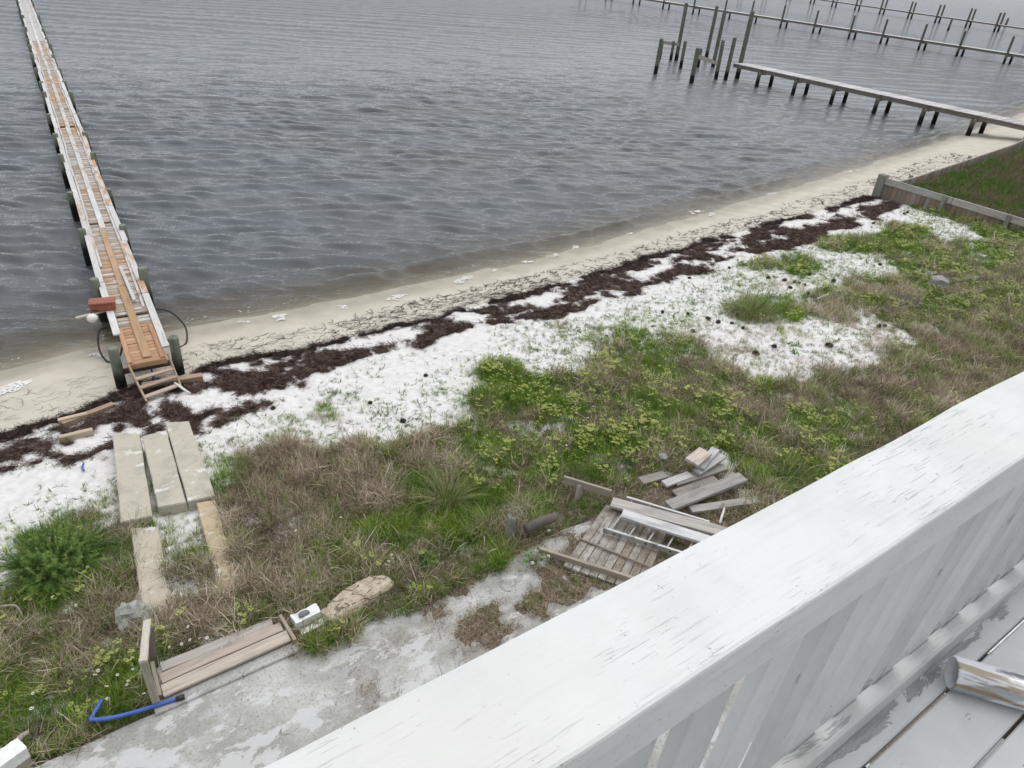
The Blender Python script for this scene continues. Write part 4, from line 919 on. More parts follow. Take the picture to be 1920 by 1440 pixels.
# ------------------------------------------------------------------ piers and piles on the right
PIERC = (.115, .115, .095)
def walk_pier(name, label, x0, x1, y0, y1, ztop, bents, tall=None, plank=True, line=None, group='piers on the right', col=(.56, .54, .54), pr=.16, cap=True):
    """deck between x0 and x1 (offsets from the line) from y0 to y1"""
    lx = line or (lambda y: 0.)
    w_ = thing(name, label, 'pier', ((x0 + x1) / 2 + lx(y0), y0, WATER_Z), group)
    y = y0
    for off in (x0 + .1, x1 - .1):
        yy = y0
        while yy < y1:
            e = min(yy + 6.2, y1)
            board('stringer', (lx(yy) + off, yy, ztop - .19), (lx(e) + off, e, ztop - .19), .08, .30, M['wood'], w_, (.17, .15, .13)); yy = e
    if plank:
        while y < y1:
            board('deck_plank', (lx(y) + x0, y, ztop - .02 + rnd.uniform(-.004, .004)), (lx(y) + x1, y, ztop - .02), .14, .04, M['wood'], w_, (lambda f_: tuple(q * f_ for q in col))(rnd.uniform(.62, 1.15))); y += .152
    else:
        yy = y0
        while yy < y1:
            e = min(yy + 6.2, y1)
            board('deck_section', (lx(yy) + (x0+x1)/2, yy, ztop - .02), (lx(e) + (x0+x1)/2, e - .03, ztop - .02), x1 - x0, .04, M['wood'], w_, tuple(q * rnd.uniform(.9, 1.1) for q in col)); yy = e
    for i, yb_ in enumerate(bents):
        for s_, xo in ((0, x0 + .02), (1, x1 - .02)):
            xx = lx(yb_) + xo; z1 = ztop - .05
            if tall and s_ == 0: z1 = tall + rnd.uniform(-.15, .15); xx -= pr + .05
            if tall and s_ == 1 and tall > 3: z1 = tall + rnd.uniform(-.3, .1)
            pile('pile', xx, yb_ + rnd.uniform(-.05, .05), -2.6, z1, pr, w_, PIERC, (rnd.uniform(-.012, .012), rnd.uniform(-.012, .012)), rid=i)
        if cap: board('cap_beam', (lx(yb_) + x0 - .25, yb_ - .12, ztop - .36), (lx(yb_) + x1 + .25, yb_ - .12, ztop - .36), .08, .2, M['wood'], w_, (.24, .22, .17))
    return w_
walk_pier('wooden_pier', 'nearest wooden pier on the right, low planked deck on paired piles without poles', 56.2, 58.1, 17.5, 45.4, .55, [20.2, 23.8, 27.3, 31.1, 34.9, 38.6, 42.3])
walk_pier('wooden_pier', 'second wooden pier on the right with a tall pole at every bent', 121.3, 122.9, 30, 150, .50, [38, 44.2, 50.4, 57.3, 63.2, 69.6, 75.4, 82.3, 89.3, 96.3, 102.6, 110.5, 119, 128, 137, 146], tall=2.65, plank=False, pr=.17)
lc = lambda y: (y - 92.8) * .36
walk_pier('wooden_pier', 'farthest wooden pier at the top right with paired tall poles', 211., 212.8, 60, 260, .75, [66, 74.5, 83.5, 92.8, 101.5, 111.5, 121.5, 132.5, 143.2, 154, 165, 178, 192, 208], tall=3.35, plank=False, line=lc, pr=.24)
def mooring(label, x, y, top, r=.15, lean=(0, 0), rid=0, group='mooring piles standing in the water'):
    o = pile('mooring_pile', x, y, -2.7, top, r, None, (.135, .14, .115), lean, rid); tag(o, label, 'pile', group); return o
MP = [('leftmost mid height pile of the boat lift group', 50.7, 49.4, 2.0, .17), ('first short pile behind the leftmost lift pile', 59.2, 57.4, .85, .15), ('second short pile behind the leftmost lift pile', 59.8, 56.4, .9, .15),
      ('tall pole at the left end of the boat lift group', 60.6, 56.4, 4.4, .19), ('mid height pile just right of the left tall pole', 56.7, 52., 1.5, .17), ('front mid height pile holding the slanting lift beam', 50.4, 44.7, 1.9, .19),
      ('short pile half hidden behind the slanting lift beam', 59.4, 52.2, .8, .17), ('tall pole in the middle of the boat lift group, left one of a pair', 66.3, 57.4, 4.2, .19), ('tall pole in the middle of the boat lift group, right one of a pair', 61.9, 52.5, 4.2, .19),
      ('mid height pile right of the paired tall lift poles', 55.3, 46.2, 2.3, .17), ('mid height pile at the seaward end of the nearest pier', 56.0, 45.75, 2.6, .17), ('tallest pole at the seaward end of the nearest pier', 57.9, 46.0, 4.7, .2),
      ('lone leaning pile between the second and the farthest pier', 187., 92.3, 1.7, .24), ('lone pile beyond the farthest pier at the right edge', 250.5, 107.9, 1.3, .3)]
for i, (lb, x, y, tp_, r) in enumerate(MP): mooring(lb, x, y, tp_, r, (rnd.uniform(-.02, .02), rnd.uniform(-.02, .02)), i)
o = board('lift_beam', (59.1, 57.2, .7), (60.4, 56.2, .62), .12, .28, M['wood'], None, (.33, .29, .24)); tag(o, 'short timber beam across the two short lift piles', 'beam')
o = board('lift_beam', (50.6, 44.95, 1.25), (55.4, 46.35, .35), .12, .3, M['wood'], None, (.36, .33, .29)); tag(o, 'slanting timber beam hanging between two lift piles', 'beam')

# ------------------------------------------------------------------ plants
def leaf_mat(name, ramp, rough=.6, trans=.25):
    """colour picked per tuft from a ramp, with a little change along each blade"""
    mt, nt = newmat(name); g = G(nt)
    cr = g.n('ValToRGB'); els = cr.color_ramp.elements
    while len(els) < len(ramp): els.new(.5)
    for e, (p, c_) in zip(els, ramp): e.position = p; e.color = (*c_, 1)
    rv = g.attr('tint', 'INSTANCER'); bv = g.attr('blade')
    g.put(cr.inputs[0], g.math('ADD', rv, g.math('MULTIPLY', g.math('SUBTRACT', bv, .5), .75), clamp=True))
    p_ = g.prin(cr.outputs[0], rough, None, Specular_IOR_Level=.25)
    t_ = g.n('BsdfTranslucent'); g.put(t_.inputs['Color'], cr.outputs[0]); ms = g.n('MixShader'); ms.inputs[0].default_value = trans
    nt.links.new(p_, ms.inputs[1]); nt.links.new(t_.outputs[0], ms.inputs[2]); g.out(ms.outputs[0]); return mt
M['green'] = leaf_mat('green_grass', [(0, (.055, .13, .012)), (.35, (.125, .24, .022)), (.7, (.235, .345, .05)), (1, (.43, .46, .15))])
M['dry'] = leaf_mat('dry_grass', [(0, (.085, .062, .038)), (.35, (.24, .185, .122)), (.7, (.45, .37, .275)), (1, (.70, .62, .51))], .8, .2)
M['leafy'] = leaf_mat('leafy_cover', [(0, (.065, .145, .015)), (.4, (.14, .245, .025)), (.75, (.25, .335, .05)), (1, (.42, .45, .14))])
M['weed'] = leaf_mat('sea_wrack', [(0, (.014, .010, .009)), (.45, (.050, .029, .025)), (.75, (.10, .062, .052)), (1, (.24, .17, .14))], .8, .05)
def ribbon(V, F, B, base, az, length, width, lean, curl, bval, seg=3, roll=0.):
    d = Vector((math.cos(az), math.sin(az), 0)); side = Vector((-math.sin(az + roll), math.cos(az + roll), 0)); p = Vector(base); i0 = len(V)
    for k in range(seg + 1):
        t = k / seg; w = width * (1 - t) ** .7 * .5 if k < seg else width * .06
        V.append(p + side * w); V.append(p - side * w); B += [bval + .12 * t] * 2
        a = lean + curl * t; p = p + (d * math.sin(a) + Vector((0, 0, math.cos(a)))) * (length / seg)
    for k in range(seg): F.append((i0+2*k, i0+2*k+1, i0+2*k+3, i0+2*k+2))
def finish(name, V, F, B, mat):
    me = bpy.data.meshes.new(name); me.from_pydata([tuple(v) for v in V], [], F); me.update(); fattr(me, 'blade', B)
    for p in me.polygons: p.use_smooth = True
    me.materials.append(mat); return me
pr = random.Random(42)
def tuft_green(n, L, spread, lean):
    V, F, B = [], [], []
    for _ in range(n):
        a = pr.uniform(0, 6.283); r = spread * math.sqrt(pr.random())
        ribbon(V, F, B, (r*math.cos(a), r*math.sin(a), -.01), a + pr.uniform(-1, 1), L*pr.uniform(.55, 1.15), pr.uniform(.006, .011), pr.uniform(.05, lean), pr.uniform(.3, 1.3), pr.random())
    return finish('tuft', V, F, B, M['green'])
def tuft_dry(n, L, spread):
    V, F, B = [], [], []
    for _ in range(n):
        a = pr.uniform(0, 6.283); r = spread * math.sqrt(pr.random())
        ribbon(V, F, B, (r*math.cos(a), r*math.sin(a), pr.uniform(-.01, .06)), pr.uniform(0, 6.283), L*pr.uniform(.5, 1.3), pr.uniform(.005, .011), pr.uniform(.35, 1.5), pr.uniform(-1.6, 2.2), pr.random(), 5)
    return finish('tuft', V, F, B, M['dry'])
def tuft_leafy(n, spread, size, flowers=0):
    V, F, B = [], [], []
    for _ in range(n):
        a = pr.uniform(0, 6.283); r = spread * math.sqrt(pr.random()); z = pr.uniform(.01, .09) * (1.2 - r / spread)
        c_ = Vector((r*math.cos(a), r*math.sin(a), z)); t = Vector((pr.uniform(-.7, .7), pr.uniform(-.7, .7), 1)).normalized()
        u = t.orthogonal().normalized(); w = t.cross(u); s_ = size * pr.uniform(.6, 1.2); i0 = len(V); b_ = pr.uniform(0, .7)
        for k in range(6):
            an = k * math.pi / 3; q = s_ * (1 if k % 3 else .75); V.append(c_ + u*math.cos(an)*q + w*math.sin(an)*q*.7 + t * (.15*s_ if k % 2 else 0)); B.append(b_)
        F.append((i0, i0+1, i0+2, i0+3)); F.append((i0, i0+3, i0+4, i0+5))
    for _ in range(flowers):
        a = pr.uniform(0, 6.283); r = spread * .8 * math.sqrt(pr.random()); c_ = Vector((r*math.cos(a), r*math.sin(a), pr.uniform(.12, .2)))
        ribbon(V, F, B, (c_.x, c_.y, 0), a, c_.z, .006, .05, .1, .3, 2)
        for k in range(9):
            an = pr.uniform(0, 6.28); rr = pr.uniform(0, .026); q = c_ + Vector((rr*math.cos(an), rr*math.sin(an), pr.uniform(-.008, .012))); s_ = pr.uniform(.008, .014); i0 = len(V)
            V += [q + Vector((s_, 0, 0)), q + Vector((0, s_, .003)), q - Vector((s_, 0, 0)), q - Vector((0, s_, -.003))]; B += [1.25] * 4; F.append((i0, i0+1, i0+2, i0+3))
    return finish('tuft', V, F, B, M['leafy'])
def tuft_sprig(n, L):
    V, F, B = [], [], []
    for _ in range(n):
        a = pr.uniform(0, 6.283); r = .05 * pr.random()
        ribbon(V, F, B, (r*math.cos(a), r*math.sin(a), 0.0), a, L*pr.uniform(.4, 1.2), pr.uniform(.008, .014), pr.uniform(.6, 1.35), pr.uniform(0, .4), pr.uniform(0, .6), 2)
    return finish('tuft', V, F, B, M['green'])
def wisp(n, spread, w=.0045):
    V, F, B = [], [], []
    for _ in range(n):
        p = Vector((pr.uniform(-spread, spread), pr.uniform(-spread, spread), pr.uniform(.0, .03))); a = pr.uniform(0, 6.28); b_ = pr.random()
        i0 = len(V)
        for k in range(5):
            s_ = Vector((-math.sin(a), math.cos(a), 0)) * w * .5; V += [p + s_, p - s_ + Vector((0, 0, .003))]; B += [b_] * 2
            p = p + Vector((math.cos(a), math.sin(a), pr.uniform(-.08, .08))) * .03; p.z = max(p.z, .001); a += pr.uniform(-.8, .8)
        for k in range(4): F.append((i0+2*k, i0+2*k+1, i0+2*k+3, i0+2*k+2))
    return finish('wisp', V, F, B, M['weed'])
def protos(name, meshes):
    col = bpy.data.collections.new(name)
    for i, me in enumerate(meshes):
        o = bpy.data.objects.new('%s_%02d' % (name, i), me); col.objects.link(o)
    return col
P_GREEN = protos('green_tuft', [tuft_green(16, .17, .07, .6) for _ in range(3)] + [tuft_green(14, .24, .08, .5) for _ in range(2)])
P_DRY = protos('dry_tuft', [tuft_dry(20, .24, .12) for _ in range(3)] + [tuft_dry(18, .17, .13) for _ in range(3)])
P_LEAF = protos('leafy_tuft', [tuft_leafy(16, .10, .020) for _ in range(3)] + [tuft_leafy(12, .10, .020, 3) for _ in range(1)])
P_FLOW = protos('flowering_tuft', [tuft_leafy(10, .10, .022, 4) for _ in range(3)])
P_SPRIG = protos('sand_sprig', [tuft_sprig(7, .07) for _ in range(3)] + [tuft_sprig(4, .10) for _ in range(2)])
P_WISP = protos('wrack_wisp', [wisp(22, .09) for _ in range(4)])
P_STRAW = protos('straw_wisp', [tuft_dry(9, .12, .09) for _ in range(3)])
def scatter(name, label, cat, col, P, scale, tint, tilt=.12, mat=None):
    """one mass of plants: tufts standing on points of the ground"""
    n = len(P); me = bpy.data.meshes.new(name); me.vertices.add(n); me.vertices.foreach_set('co', np.asarray(P, np.float32).ravel())
    fattr(me, 'scl', scale); fattr(me, 'tint', tint)
    a = me.attributes.new('rot', 'FLOAT_VECTOR', 'POINT')
    rot = np.c_[RNG.normal(0, tilt, n), RNG.normal(0, tilt, n), RNG.uniform(0, 6.283, n)]; a.data.foreach_set('vector', rot.astype(np.float32).ravel())
    a = me.attributes.new('pick', 'INT', 'POINT'); a.data.foreach_set('value', RNG.integers(0, len(col.objects), n).astype(np.int32))
    o = bpy.data.objects.new(name, me); C.objects.link(o); tag(o, label, cat, None, 'stuff')
    ng = bpy.data.node_groups.new(name, 'GeometryNodeTree'); ng.is_modifier = True
    ng.interface.new_socket('Geometry', in_out='INPUT', socket_type='NodeSocketGeometry'); ng.interface.new_socket('Geometry', in_out='OUTPUT', socket_type='NodeSocketGeometry')
    N = ng.nodes.new; gi = N('NodeGroupInput'); go = N('NodeGroupOutput'); ip = N('GeometryNodeInstanceOnPoints'); ci = N('GeometryNodeCollectionInfo')
    ci.inputs['Collection'].default_value = col; ci.inputs['Separate Children'].default_value = True; ci.inputs['Reset Children'].default_value = True
    def na(nm, t):
        q = N('GeometryNodeInputNamedAttribute'); q.data_type = t; q.inputs['Name'].default_value = nm; return q.outputs['Attribute']
    lk = ng.links.new
    lk(gi.outputs[0], ip.inputs['Points']); lk(ci.outputs[0], ip.inputs['Instance']); ip.inputs['Pick Instance'].default_value = True
    lk(na('pick', 'INT'), ip.inputs['Instance Index']); lk(na('rot', 'FLOAT_VECTOR'), ip.inputs['Rotation']); lk(na('scl', 'FLOAT'), ip.inputs['Scale'])
    lk(ip.outputs[0], go.inputs[0]); md = o.modifiers.new('scatter', 'NODES'); md.node_group = ng
    return o
# candidate places on the yard
def ground_z(x, y):
    s_ = shore_y(x) - y; z = terr(x, y)
    z = z + np.where(s_ > 2.4, ((fbm(x*2.2, y*2.2, 4, 2) - .5) * .10) * sstep(2.4, 4, s_), 0); return z
xs = []; ys = []; sc_ = []
for (x0, x1, y0, y1, dens, sc0) in ((-3.5, 4, 5.9, 14, 300, .95), (4, 9, 4.6, 14, 290, 1.), (9, 15, 3.5, 14.5, 230, 1.1), (15, 24, 2.5, 15, 170, 1.25), (24, 32.4, 2, 15.5, 140, 1.4)):
    n = int(dens * (x1 - x0) * (y1 - y0)); xs.append(RNG.uniform(x0, x1, n)); ys.append(RNG.uniform(y0, y1, n)); sc_.append(np.full(n, sc0))
xs = np.concatenate(xs); ys = np.concatenate(ys); sc_ = np.concatenate(sc_)
cv, dr, lf = veg(xs, ys)
pat = fbm(xs * 1.3, ys * 1.3, 4, 101); pat2 = fbm(xs * 2.6, ys * 2.6, 4, 105); pat3 = fbm(xs * 4.5, ys * 4.5, 3, 109)
cv = np.where(ys > land_y(xs) - .1, 0, cv)
onpat = (ys < PATY1 + .02) & (xs < PATX1); sv = soil(xs, ys)
cv = np.where(onpat, np.where(sv > .75, cv * .35, 0), cv)
lip = (ys < PATY1 + .12) & (ys > 5.98) & (xs > 1.75) & (xs < 5.0) & (ys > PATY1 - .05 - .26 * fbm(xs * 1.5, xs * 0, 3, 130))
cv = np.where(lip, .9, cv); dr = np.where(lip, .12, dr); lf = np.where(lip, .1, lf)
def in_quads(x, y, quads):
    r = np.zeros(len(x), bool)
    for Q in quads:
        ok = np.ones(len(x), bool)
        for i in range(4):
            a = Q[i]; b = Q[(i+1) % 4]; ok &= ((b.x-a.x)*(y-a.y) - (b.y-a.y)*(x-a.x)) < 0
        r |= ok
    return r
quads = [[at(px, py, -.03) for px, py in q] for q in ([(211, 810), (261, 813), (285, 967), (226, 979)], [(266, 818), (312, 806), (349, 942), (296, 951)], [(310, 792), (354, 789), (403, 929), (352, 941)], [(244, 990), (297, 986), (322, 1150), (268, 1150)], [(368, 942), (402, 937), (452, 1105), (412, 1115)])]
strips = in_quads(xs, ys, quads[3:]); quads = quads[:3]; quads += [[Vector((.0, 6.9, 0)), Vector((1.66, 6.8, 0)), Vector((1.68, 6.2, 0)), Vector((-.05, 6.2, 0))], [pp[3], pp[2], pp[1], pp[0]]]
heapq = [[at(*L7(*c), .05) for c in q] for q in ([(970, 330), (1330, 110), (1640, 180), (1190, 560)], [(1190, 560), (1640, 250), (1830, 500), (1330, 600)], [(1190, 560), (1600, 180), (1720, 340), (1330, 580)])]
blocked = in_quads(xs, ys, quads) | (in_quads(xs, ys, heapq) & (RNG.random(len(xs)) < .8)) | (strips & (RNG.random(len(xs)) < .97))
keep = (RNG.random(len(xs)) < np.clip(cv * np.where(cv < .5, np.where(lf > .15, 1.9, 1.4), 1.12) + (pat3 - .5) * 3.0 * cv * (1 - cv) * 2, 0, 1)) & ~blocked
x, y, s_, cv, dr, lf, pat, pat2 = xs[keep], ys[keep], sc_[keep], cv[keep], dr[keep], lf[keep], pat[keep], pat2[keep]
z = ground_z(x, y); z = np.where((y < PATY1) & (x < PATX1), .015, z); PT = np.c_[x, y, z]
u = RNG.random(len(x))
dry_p = np.clip(dr * .66 + (dr > .55) * .10 - (dr < .3) * .05 + (pat - .5) * 1.6, 0.02, .95); isdry = u < dry_p
isleaf = (~isdry) & (RNG.random(len(x)) < np.clip(lf * np.where(x > 5, 1.25, .7) + np.where(x > 5, .05, 0) + (pat2 - .5) * 1.0, 0, .95)) & (lf > .02)
sparse = (cv < .34) & ~isleaf; isg = ~isdry & ~isleaf & ~sparse
isdry &= ~sparse | (RNG.random(len(x)) < .5)
hgt = s_ * (.25 + 1.5 * pat2) * np.where(cv < .6, .45, 1.) * np.where(x > 12, .82, 1.)
def tn(mask, base, amp): return np.clip(base + (pat2[mask] - .5) * amp + RNG.normal(0, .13, mask.sum()), 0, 1)
scatter('green_grass', 'green grass growing through the yard', 'grass', P_GREEN, PT[isg], hgt[isg] * RNG.uniform(.8, 1.25, isg.sum()), tn(isg, .40, .9))
scatter('dry_grass', 'tangled dry brown grass covering the yard', 'grass', P_DRY, PT[isdry], hgt[isdry] * RNG.uniform(.8, 1.3, isdry.sum()), tn(isdry, .45, .9), .3)
fl = isleaf & (RNG.random(len(x)) < np.where((x > 6) & (cv > .75), .12, .04))
scatter('leafy_ground_cover', 'low leafy ground cover creeping over the sand', 'ground cover', P_LEAF, PT[isleaf & ~fl], (hgt * RNG.uniform(.8, 1.25, len(x)))[isleaf & ~fl], tn(isleaf & ~fl, .30, .9), .2)
scatter('flowering_ground_cover', 'ground cover with yellow green flower heads', 'ground cover', P_FLOW, PT[fl], (hgt * RNG.uniform(.8, 1.2, len(x)))[fl], tn(fl, .32, .6), .15)
m_ = sparse; scatter('sand_sprigs', 'sparse small green sprigs on the white sand', 'grass', P_SPRIG, PT[m_], s_[m_] * RNG.uniform(.6, 1.3, m_.sum()), tn(m_, .25, .5), .2)
# dry straw on the washed-in soil of the patio and under the lumber
n = 9000; x = RNG.uniform(1.5, 9.5, n); y = RNG.uniform(4, 6.6, n); k_ = (soil(x, y) > .5 - .7 * RNG.random(n) ** 3); x = x[k_]; y = y[k_]
scatter('straw_litter', 'dry straw litter on the soil over the patio', 'litter', P_STRAW, np.c_[x, y, np.where(in_quads(x, y, quads[-1:]), .085, .02)], RNG.uniform(.35, .8, len(x)) * np.where(in_quads(x, y, quads[-1:]), .6, 1), np.clip(RNG.normal(.3, .2, len(x)), 0, 1), .2)
# neighbour's lot
n = 26000; x = RNG.uniform(32.7, 62, n); y = RNG.uniform(7, 21.5, n)
wy_ = np.interp(x, [32.6, 35.2, 50.0, 53, 70], [16.05, 16.2, 18.25, 18.85, 22.15]); k_ = (y < wy_ - .1); x, y = x[k_], y[k_]
pt_ = fbm(x * .5, y * .5, 3, 120); dm = RNG.random(len(x)) < .46 + (pt_ - .5) * 1.6
scatter('lot_grass', 'tall green grass on the neighbouring lot', 'grass', P_GREEN, np.c_[x, y, np.full(len(x), -.06)][~dm], RNG.uniform(.9, 1.5, (~dm).sum()), np.clip(.06 + (pt_[~dm] - .5) * 1.1 + RNG.normal(0, .1, (~dm).sum()), 0, 1), .2)
scatter('lot_dry_grass', 'tall dry grass on the neighbouring lot', 'grass', P_DRY, np.c_[x, y, np.full(len(x), -.06)][dm], RNG.uniform(.9, 1.5, dm.sum()), np.clip(RNG.normal(.06, .1, dm.sum()), 0, 1), .3)
# sea wrack: matted pieces in the tide line, loose strands on the damp sand
n = 90000; x = np.r_[RNG.uniform(-3, 12, 52000), RNG.uniform(12, 33, 38000)]; y = lead_y(x) + RNG.uniform(-4.2, .5, n)
d_ = wrack_density(x, y); k_ = (d_ > .58) & (RNG.random(n) < .42) | ((d_ > .3) & (RNG.random(n) < .05)); x, y, d_ = x[k_], y[k_], d_[k_]
z = terr(x, y) + (fbm(x*2.2, y*2.2, 4, 2) - .5) * .10 * sstep(2.4, 4, shore_y(x) - y) + .025 * sstep(.45, .85, d_)
lead_dark = np.clip((y - lead_y(x) + .55) / .5, 0, 1)
scatter('sea_wrack', 'dark brown matted seaweed along the tide line', 'seaweed', P_WISP, np.c_[x, y, z + .005], RNG.uniform(.5, 1.0, len(x)) * np.where(x > 12, 1.25, 1), np.clip(.62 - .5 * lead_dark + RNG.normal(0, .24, len(x)), 0, 1), .35)
V, F, B = [], [], []
for _ in range(2200):
    x = pr.uniform(6, 48) if pr.random() < .62 else pr.uniform(-2.5, 13); sh = float(shore_y(x)); ld_ = float(lead_y(x))
    if x < 1.2 and pr.random() < .5: continue
    # strands gather in a few faint swash lines
    t = min(.97, max(.02, pr.choice([.10, .22, .34, .48, .62]) + .10 * (float(vnoise(np.array(x * .35), np.array(1.), 3)) - .5) * 2 + pr.gauss(0, .035)))
    y = ld_ + t * (sh - ld_ - .9); a = math.atan2(float(shore_y(x + .5)) - sh, .5) + pr.gauss(0, .55); n_ = pr.randint(3, 9); w = pr.uniform(.0015, .0042) * (1 + max(x, 0) / 9); i0 = len(V); b_ = pr.random() * .5
    for k in range(n_ + 1):
        z = float(terr(x, y)) + (float(fbm(np.array(x*.7), np.array(y*1.5), 3, 8)) - .5) * .05 + .012; sd_ = Vector((-math.sin(a), math.cos(a), 0)) * w
        V += [Vector((x, y, z)) + sd_, Vector((x, y, z)) - sd_]; B += [b_] * 2; x += math.cos(a) * .045; y += math.sin(a) * .045; a += pr.gauss(0, .5)
    for k in range(n_): F.append((i0+2*k, i0+2*k+1, i0+2*k+3, i0+2*k+2))
o = link('seaweed_strands', finish('strands', V, F, B, M['weed']), None); tag(o, 'thin dark seaweed strands scattered on the damp sand', 'seaweed', None, 'stuff')

# single plants
def bush(pxy, R, Hh, n, label):
    p = gp(*pxy); b_ = thing('feathery_bush', label, 'bush', p); V, F, B = [], [], []; SV, SF, SB = [], [], []
    for _ in range(n):
        a = pr.uniform(0, 6.283); le = pr.uniform(.05, 1.4); L = Hh * pr.uniform(.6, 1.15) * (1 + .4 * le * R / Hh * .5); r0_ = R * .35 * pr.random()
        q = Vector((r0_*math.cos(a), r0_*math.sin(a), 0)); d = Vector((math.cos(a)*math.sin(le), math.sin(a)*math.sin(le), math.cos(le)))
        ribbon(SV, SF, SB, tuple(q), a, L, .009, le, .2, .3, 3)
        tb = pr.uniform(-.1, .75)
        for k in range(46):
            t = (k / 46) ** .8; c_ = q + d * L * t + Vector((0, 0, -.22 * t * t * le * L / .6))
            for s2 in (0, 1):
                ll = .15 * (1 - .7 * t) * pr.uniform(.6, 1.2); w2 = Vector((pr.gauss(0, 1), pr.gauss(0, 1), pr.gauss(.3, .6))).normalized(); e = c_ + (w2 + d * .35).normalized() * ll
                sd_ = d.cross(w2); sd_ = sd_.normalized() * .0045 if sd_.length > 1e-3 else Vector((.004, 0, 0)); i0 = len(V); V += [c_ + sd_, c_ - sd_, e]; B += [tb + .3 * t + pr.uniform(-.1, .1)] * 3; F.append((i0, i0+1, i0+2))
    mm = Matrix.Translation(p)
    link('foliage', finish('foliage', V, F, B, M['bush']), None, mm, b_); link('stem', finish('stems', SV, SF, SB, M['bush']), None, mm, b_)
def plain_leaf(name, ramp):
    mt = leaf_mat(name, ramp); 
    for nd in mt.node_tree.nodes:
        if nd.type == 'ATTRIBUTE' and nd.attribute_name == 'tint': nd.attribute_name = 'blade'; nd.attribute_type = 'GEOMETRY'
    return mt
M['bush'] = plain_leaf('feathery_green', [(0, (.07, .135, .03)), (.4, (.12, .215, .045)), (.75, (.18, .29, .065)), (1, (.27, .37, .10))])
M['tuftgreen'] = plain_leaf('tussock_green', [(0, (.085, .125, .04)), (.4, (.14, .195, .055)), (.75, (.22, .26, .09)), (1, (.40, .37, .20))])
bush((108, 1068), .95, .55, 460, 'bright green feathery bush left of the concrete slabs')
bush((800, 1062), .26, .22, 60, 'small dark feathery green bush near the patio edge')
def tussock(pxy, n, L, spread, lean, label, w=.008):
    p = gp(*pxy); V, F, B = [], [], []
    for _ in range(n):
        a = pr.uniform(0, 6.283); r = spread * math.sqrt(pr.random())
        ribbon(V, F, B, (r*math.cos(a), r*math.sin(a), -.02), a + pr.uniform(-.5, .5), L*pr.uniform(.5, 1.15), w*pr.uniform(.7, 1.3), pr.uniform(.05, lean), pr.uniform(.5, 1.6), pr.random(), 6)
    o = link('grass_tussock', finish('tussock', V, F, B, M['tuftgreen']), None, Matrix.Translation(p)); tag(o, label, 'grass tussock')
tussock((838, 945), 330, .80, .17, .75, 'big arching grass tussock in the middle of the yard')
tussock((1412, 592), 700, .55, .62, .6, 'bright grass clump standing alone on the white sand', .010)
tussock((1462, 905), 420, .50, .55, .6, 'dense green grass clump right of the lumber heap')
tussock((1625, 462), 600, .45, .75, .6, 'green grass clump at the edge of the white sand towards the corner post', .013)
tussock((905, 1168), 120, .26, .16, .8, 'small grass clump growing out of the patio')
tussock((340, 905), 160, .24, .10, 1.1, 'grass growing from the joint between the middle and right raised slabs')
tussock((325, 870), 60, .18, .05, 1.1, 'small grass sprout higher in the joint between the middle and right raised slabs')
tussock((286, 915), 40, .16, .05, .9, 'small green sprout in the joint between the left and middle raised slabs')
tussock((318, 1030), 120, .20, .09, .8, 'green grass clump on the sand between the two low concrete strips')
tussock((372, 1010), 140, .22, .10, .9, 'green grass clump beside the low tan concrete strip')
def broad_weed(pxy, label):
    p = gp(*pxy); p.z = max(p.z, .0); V, F, B = [], [], []
    for _ in range(70):
        a = pr.uniform(0, 6.28); r = pr.uniform(.03, .26); c_ = Vector((r*math.cos(a), r*math.sin(a), pr.uniform(.04, .24))); t = Vector((pr.gauss(0, .5), pr.gauss(0, .5), 1)).normalized(); u_ = Vector((math.cos(a), math.sin(a), -.2)); u_ = (u_ - t * u_.dot(t)).normalized(); w2 = t.cross(u_); L = pr.uniform(.04, .075); i0 = len(V); b_ = pr.uniform(.1, .8)
        V += [c_, c_ + u_*L*.5 + w2*L*.28, c_ + u_*L, c_ + u_*L*.5 - w2*L*.28]; B += [b_]*4; F.append((i0, i0+1, i0+2, i0+3))
        ribbon(V, F, B, (c_.x*.2, c_.y*.2, 0), a, c_.length, .005, math.atan2(r*.8, c_.z), 0., .2, 2)
    o = link('broadleaf_weed', finish('weed', V, F, B, M['bush']), None, Matrix.Translation(p)); tag(o, label, 'weed')
broad_weed((1000, 1062), 'green broadleaf weed at the corner of the wooden platform')
# thatch on the short post
V, F, B = [], [], []
for _ in range(150):
    a = pr.uniform(0, 6.28); ribbon(V, F, B, (pr.uniform(-.08, .34), pr.uniform(-.08, .12), pr.uniform(-.02, .06)), a, pr.uniform(.15, .4), .006, pr.uniform(.7, 1.5), pr.uniform(.2, 1.5), pr.random(), 5)
M['thatch'] = plain_leaf('dead_straw', [(0, (.16, .125, .09)), (.5, (.27, .22, .17)), (1, (.42, .37, .30))])
tp = gp(953, 1015); o = link('straw_tangle', finish('straw', V, F, B, M['thatch']), None, Matrix.Translation(tp + Vector((.06, .02, .55)))); tag(o, 'tangle of dead straw draped over the short post and the rotten log', 'straw')

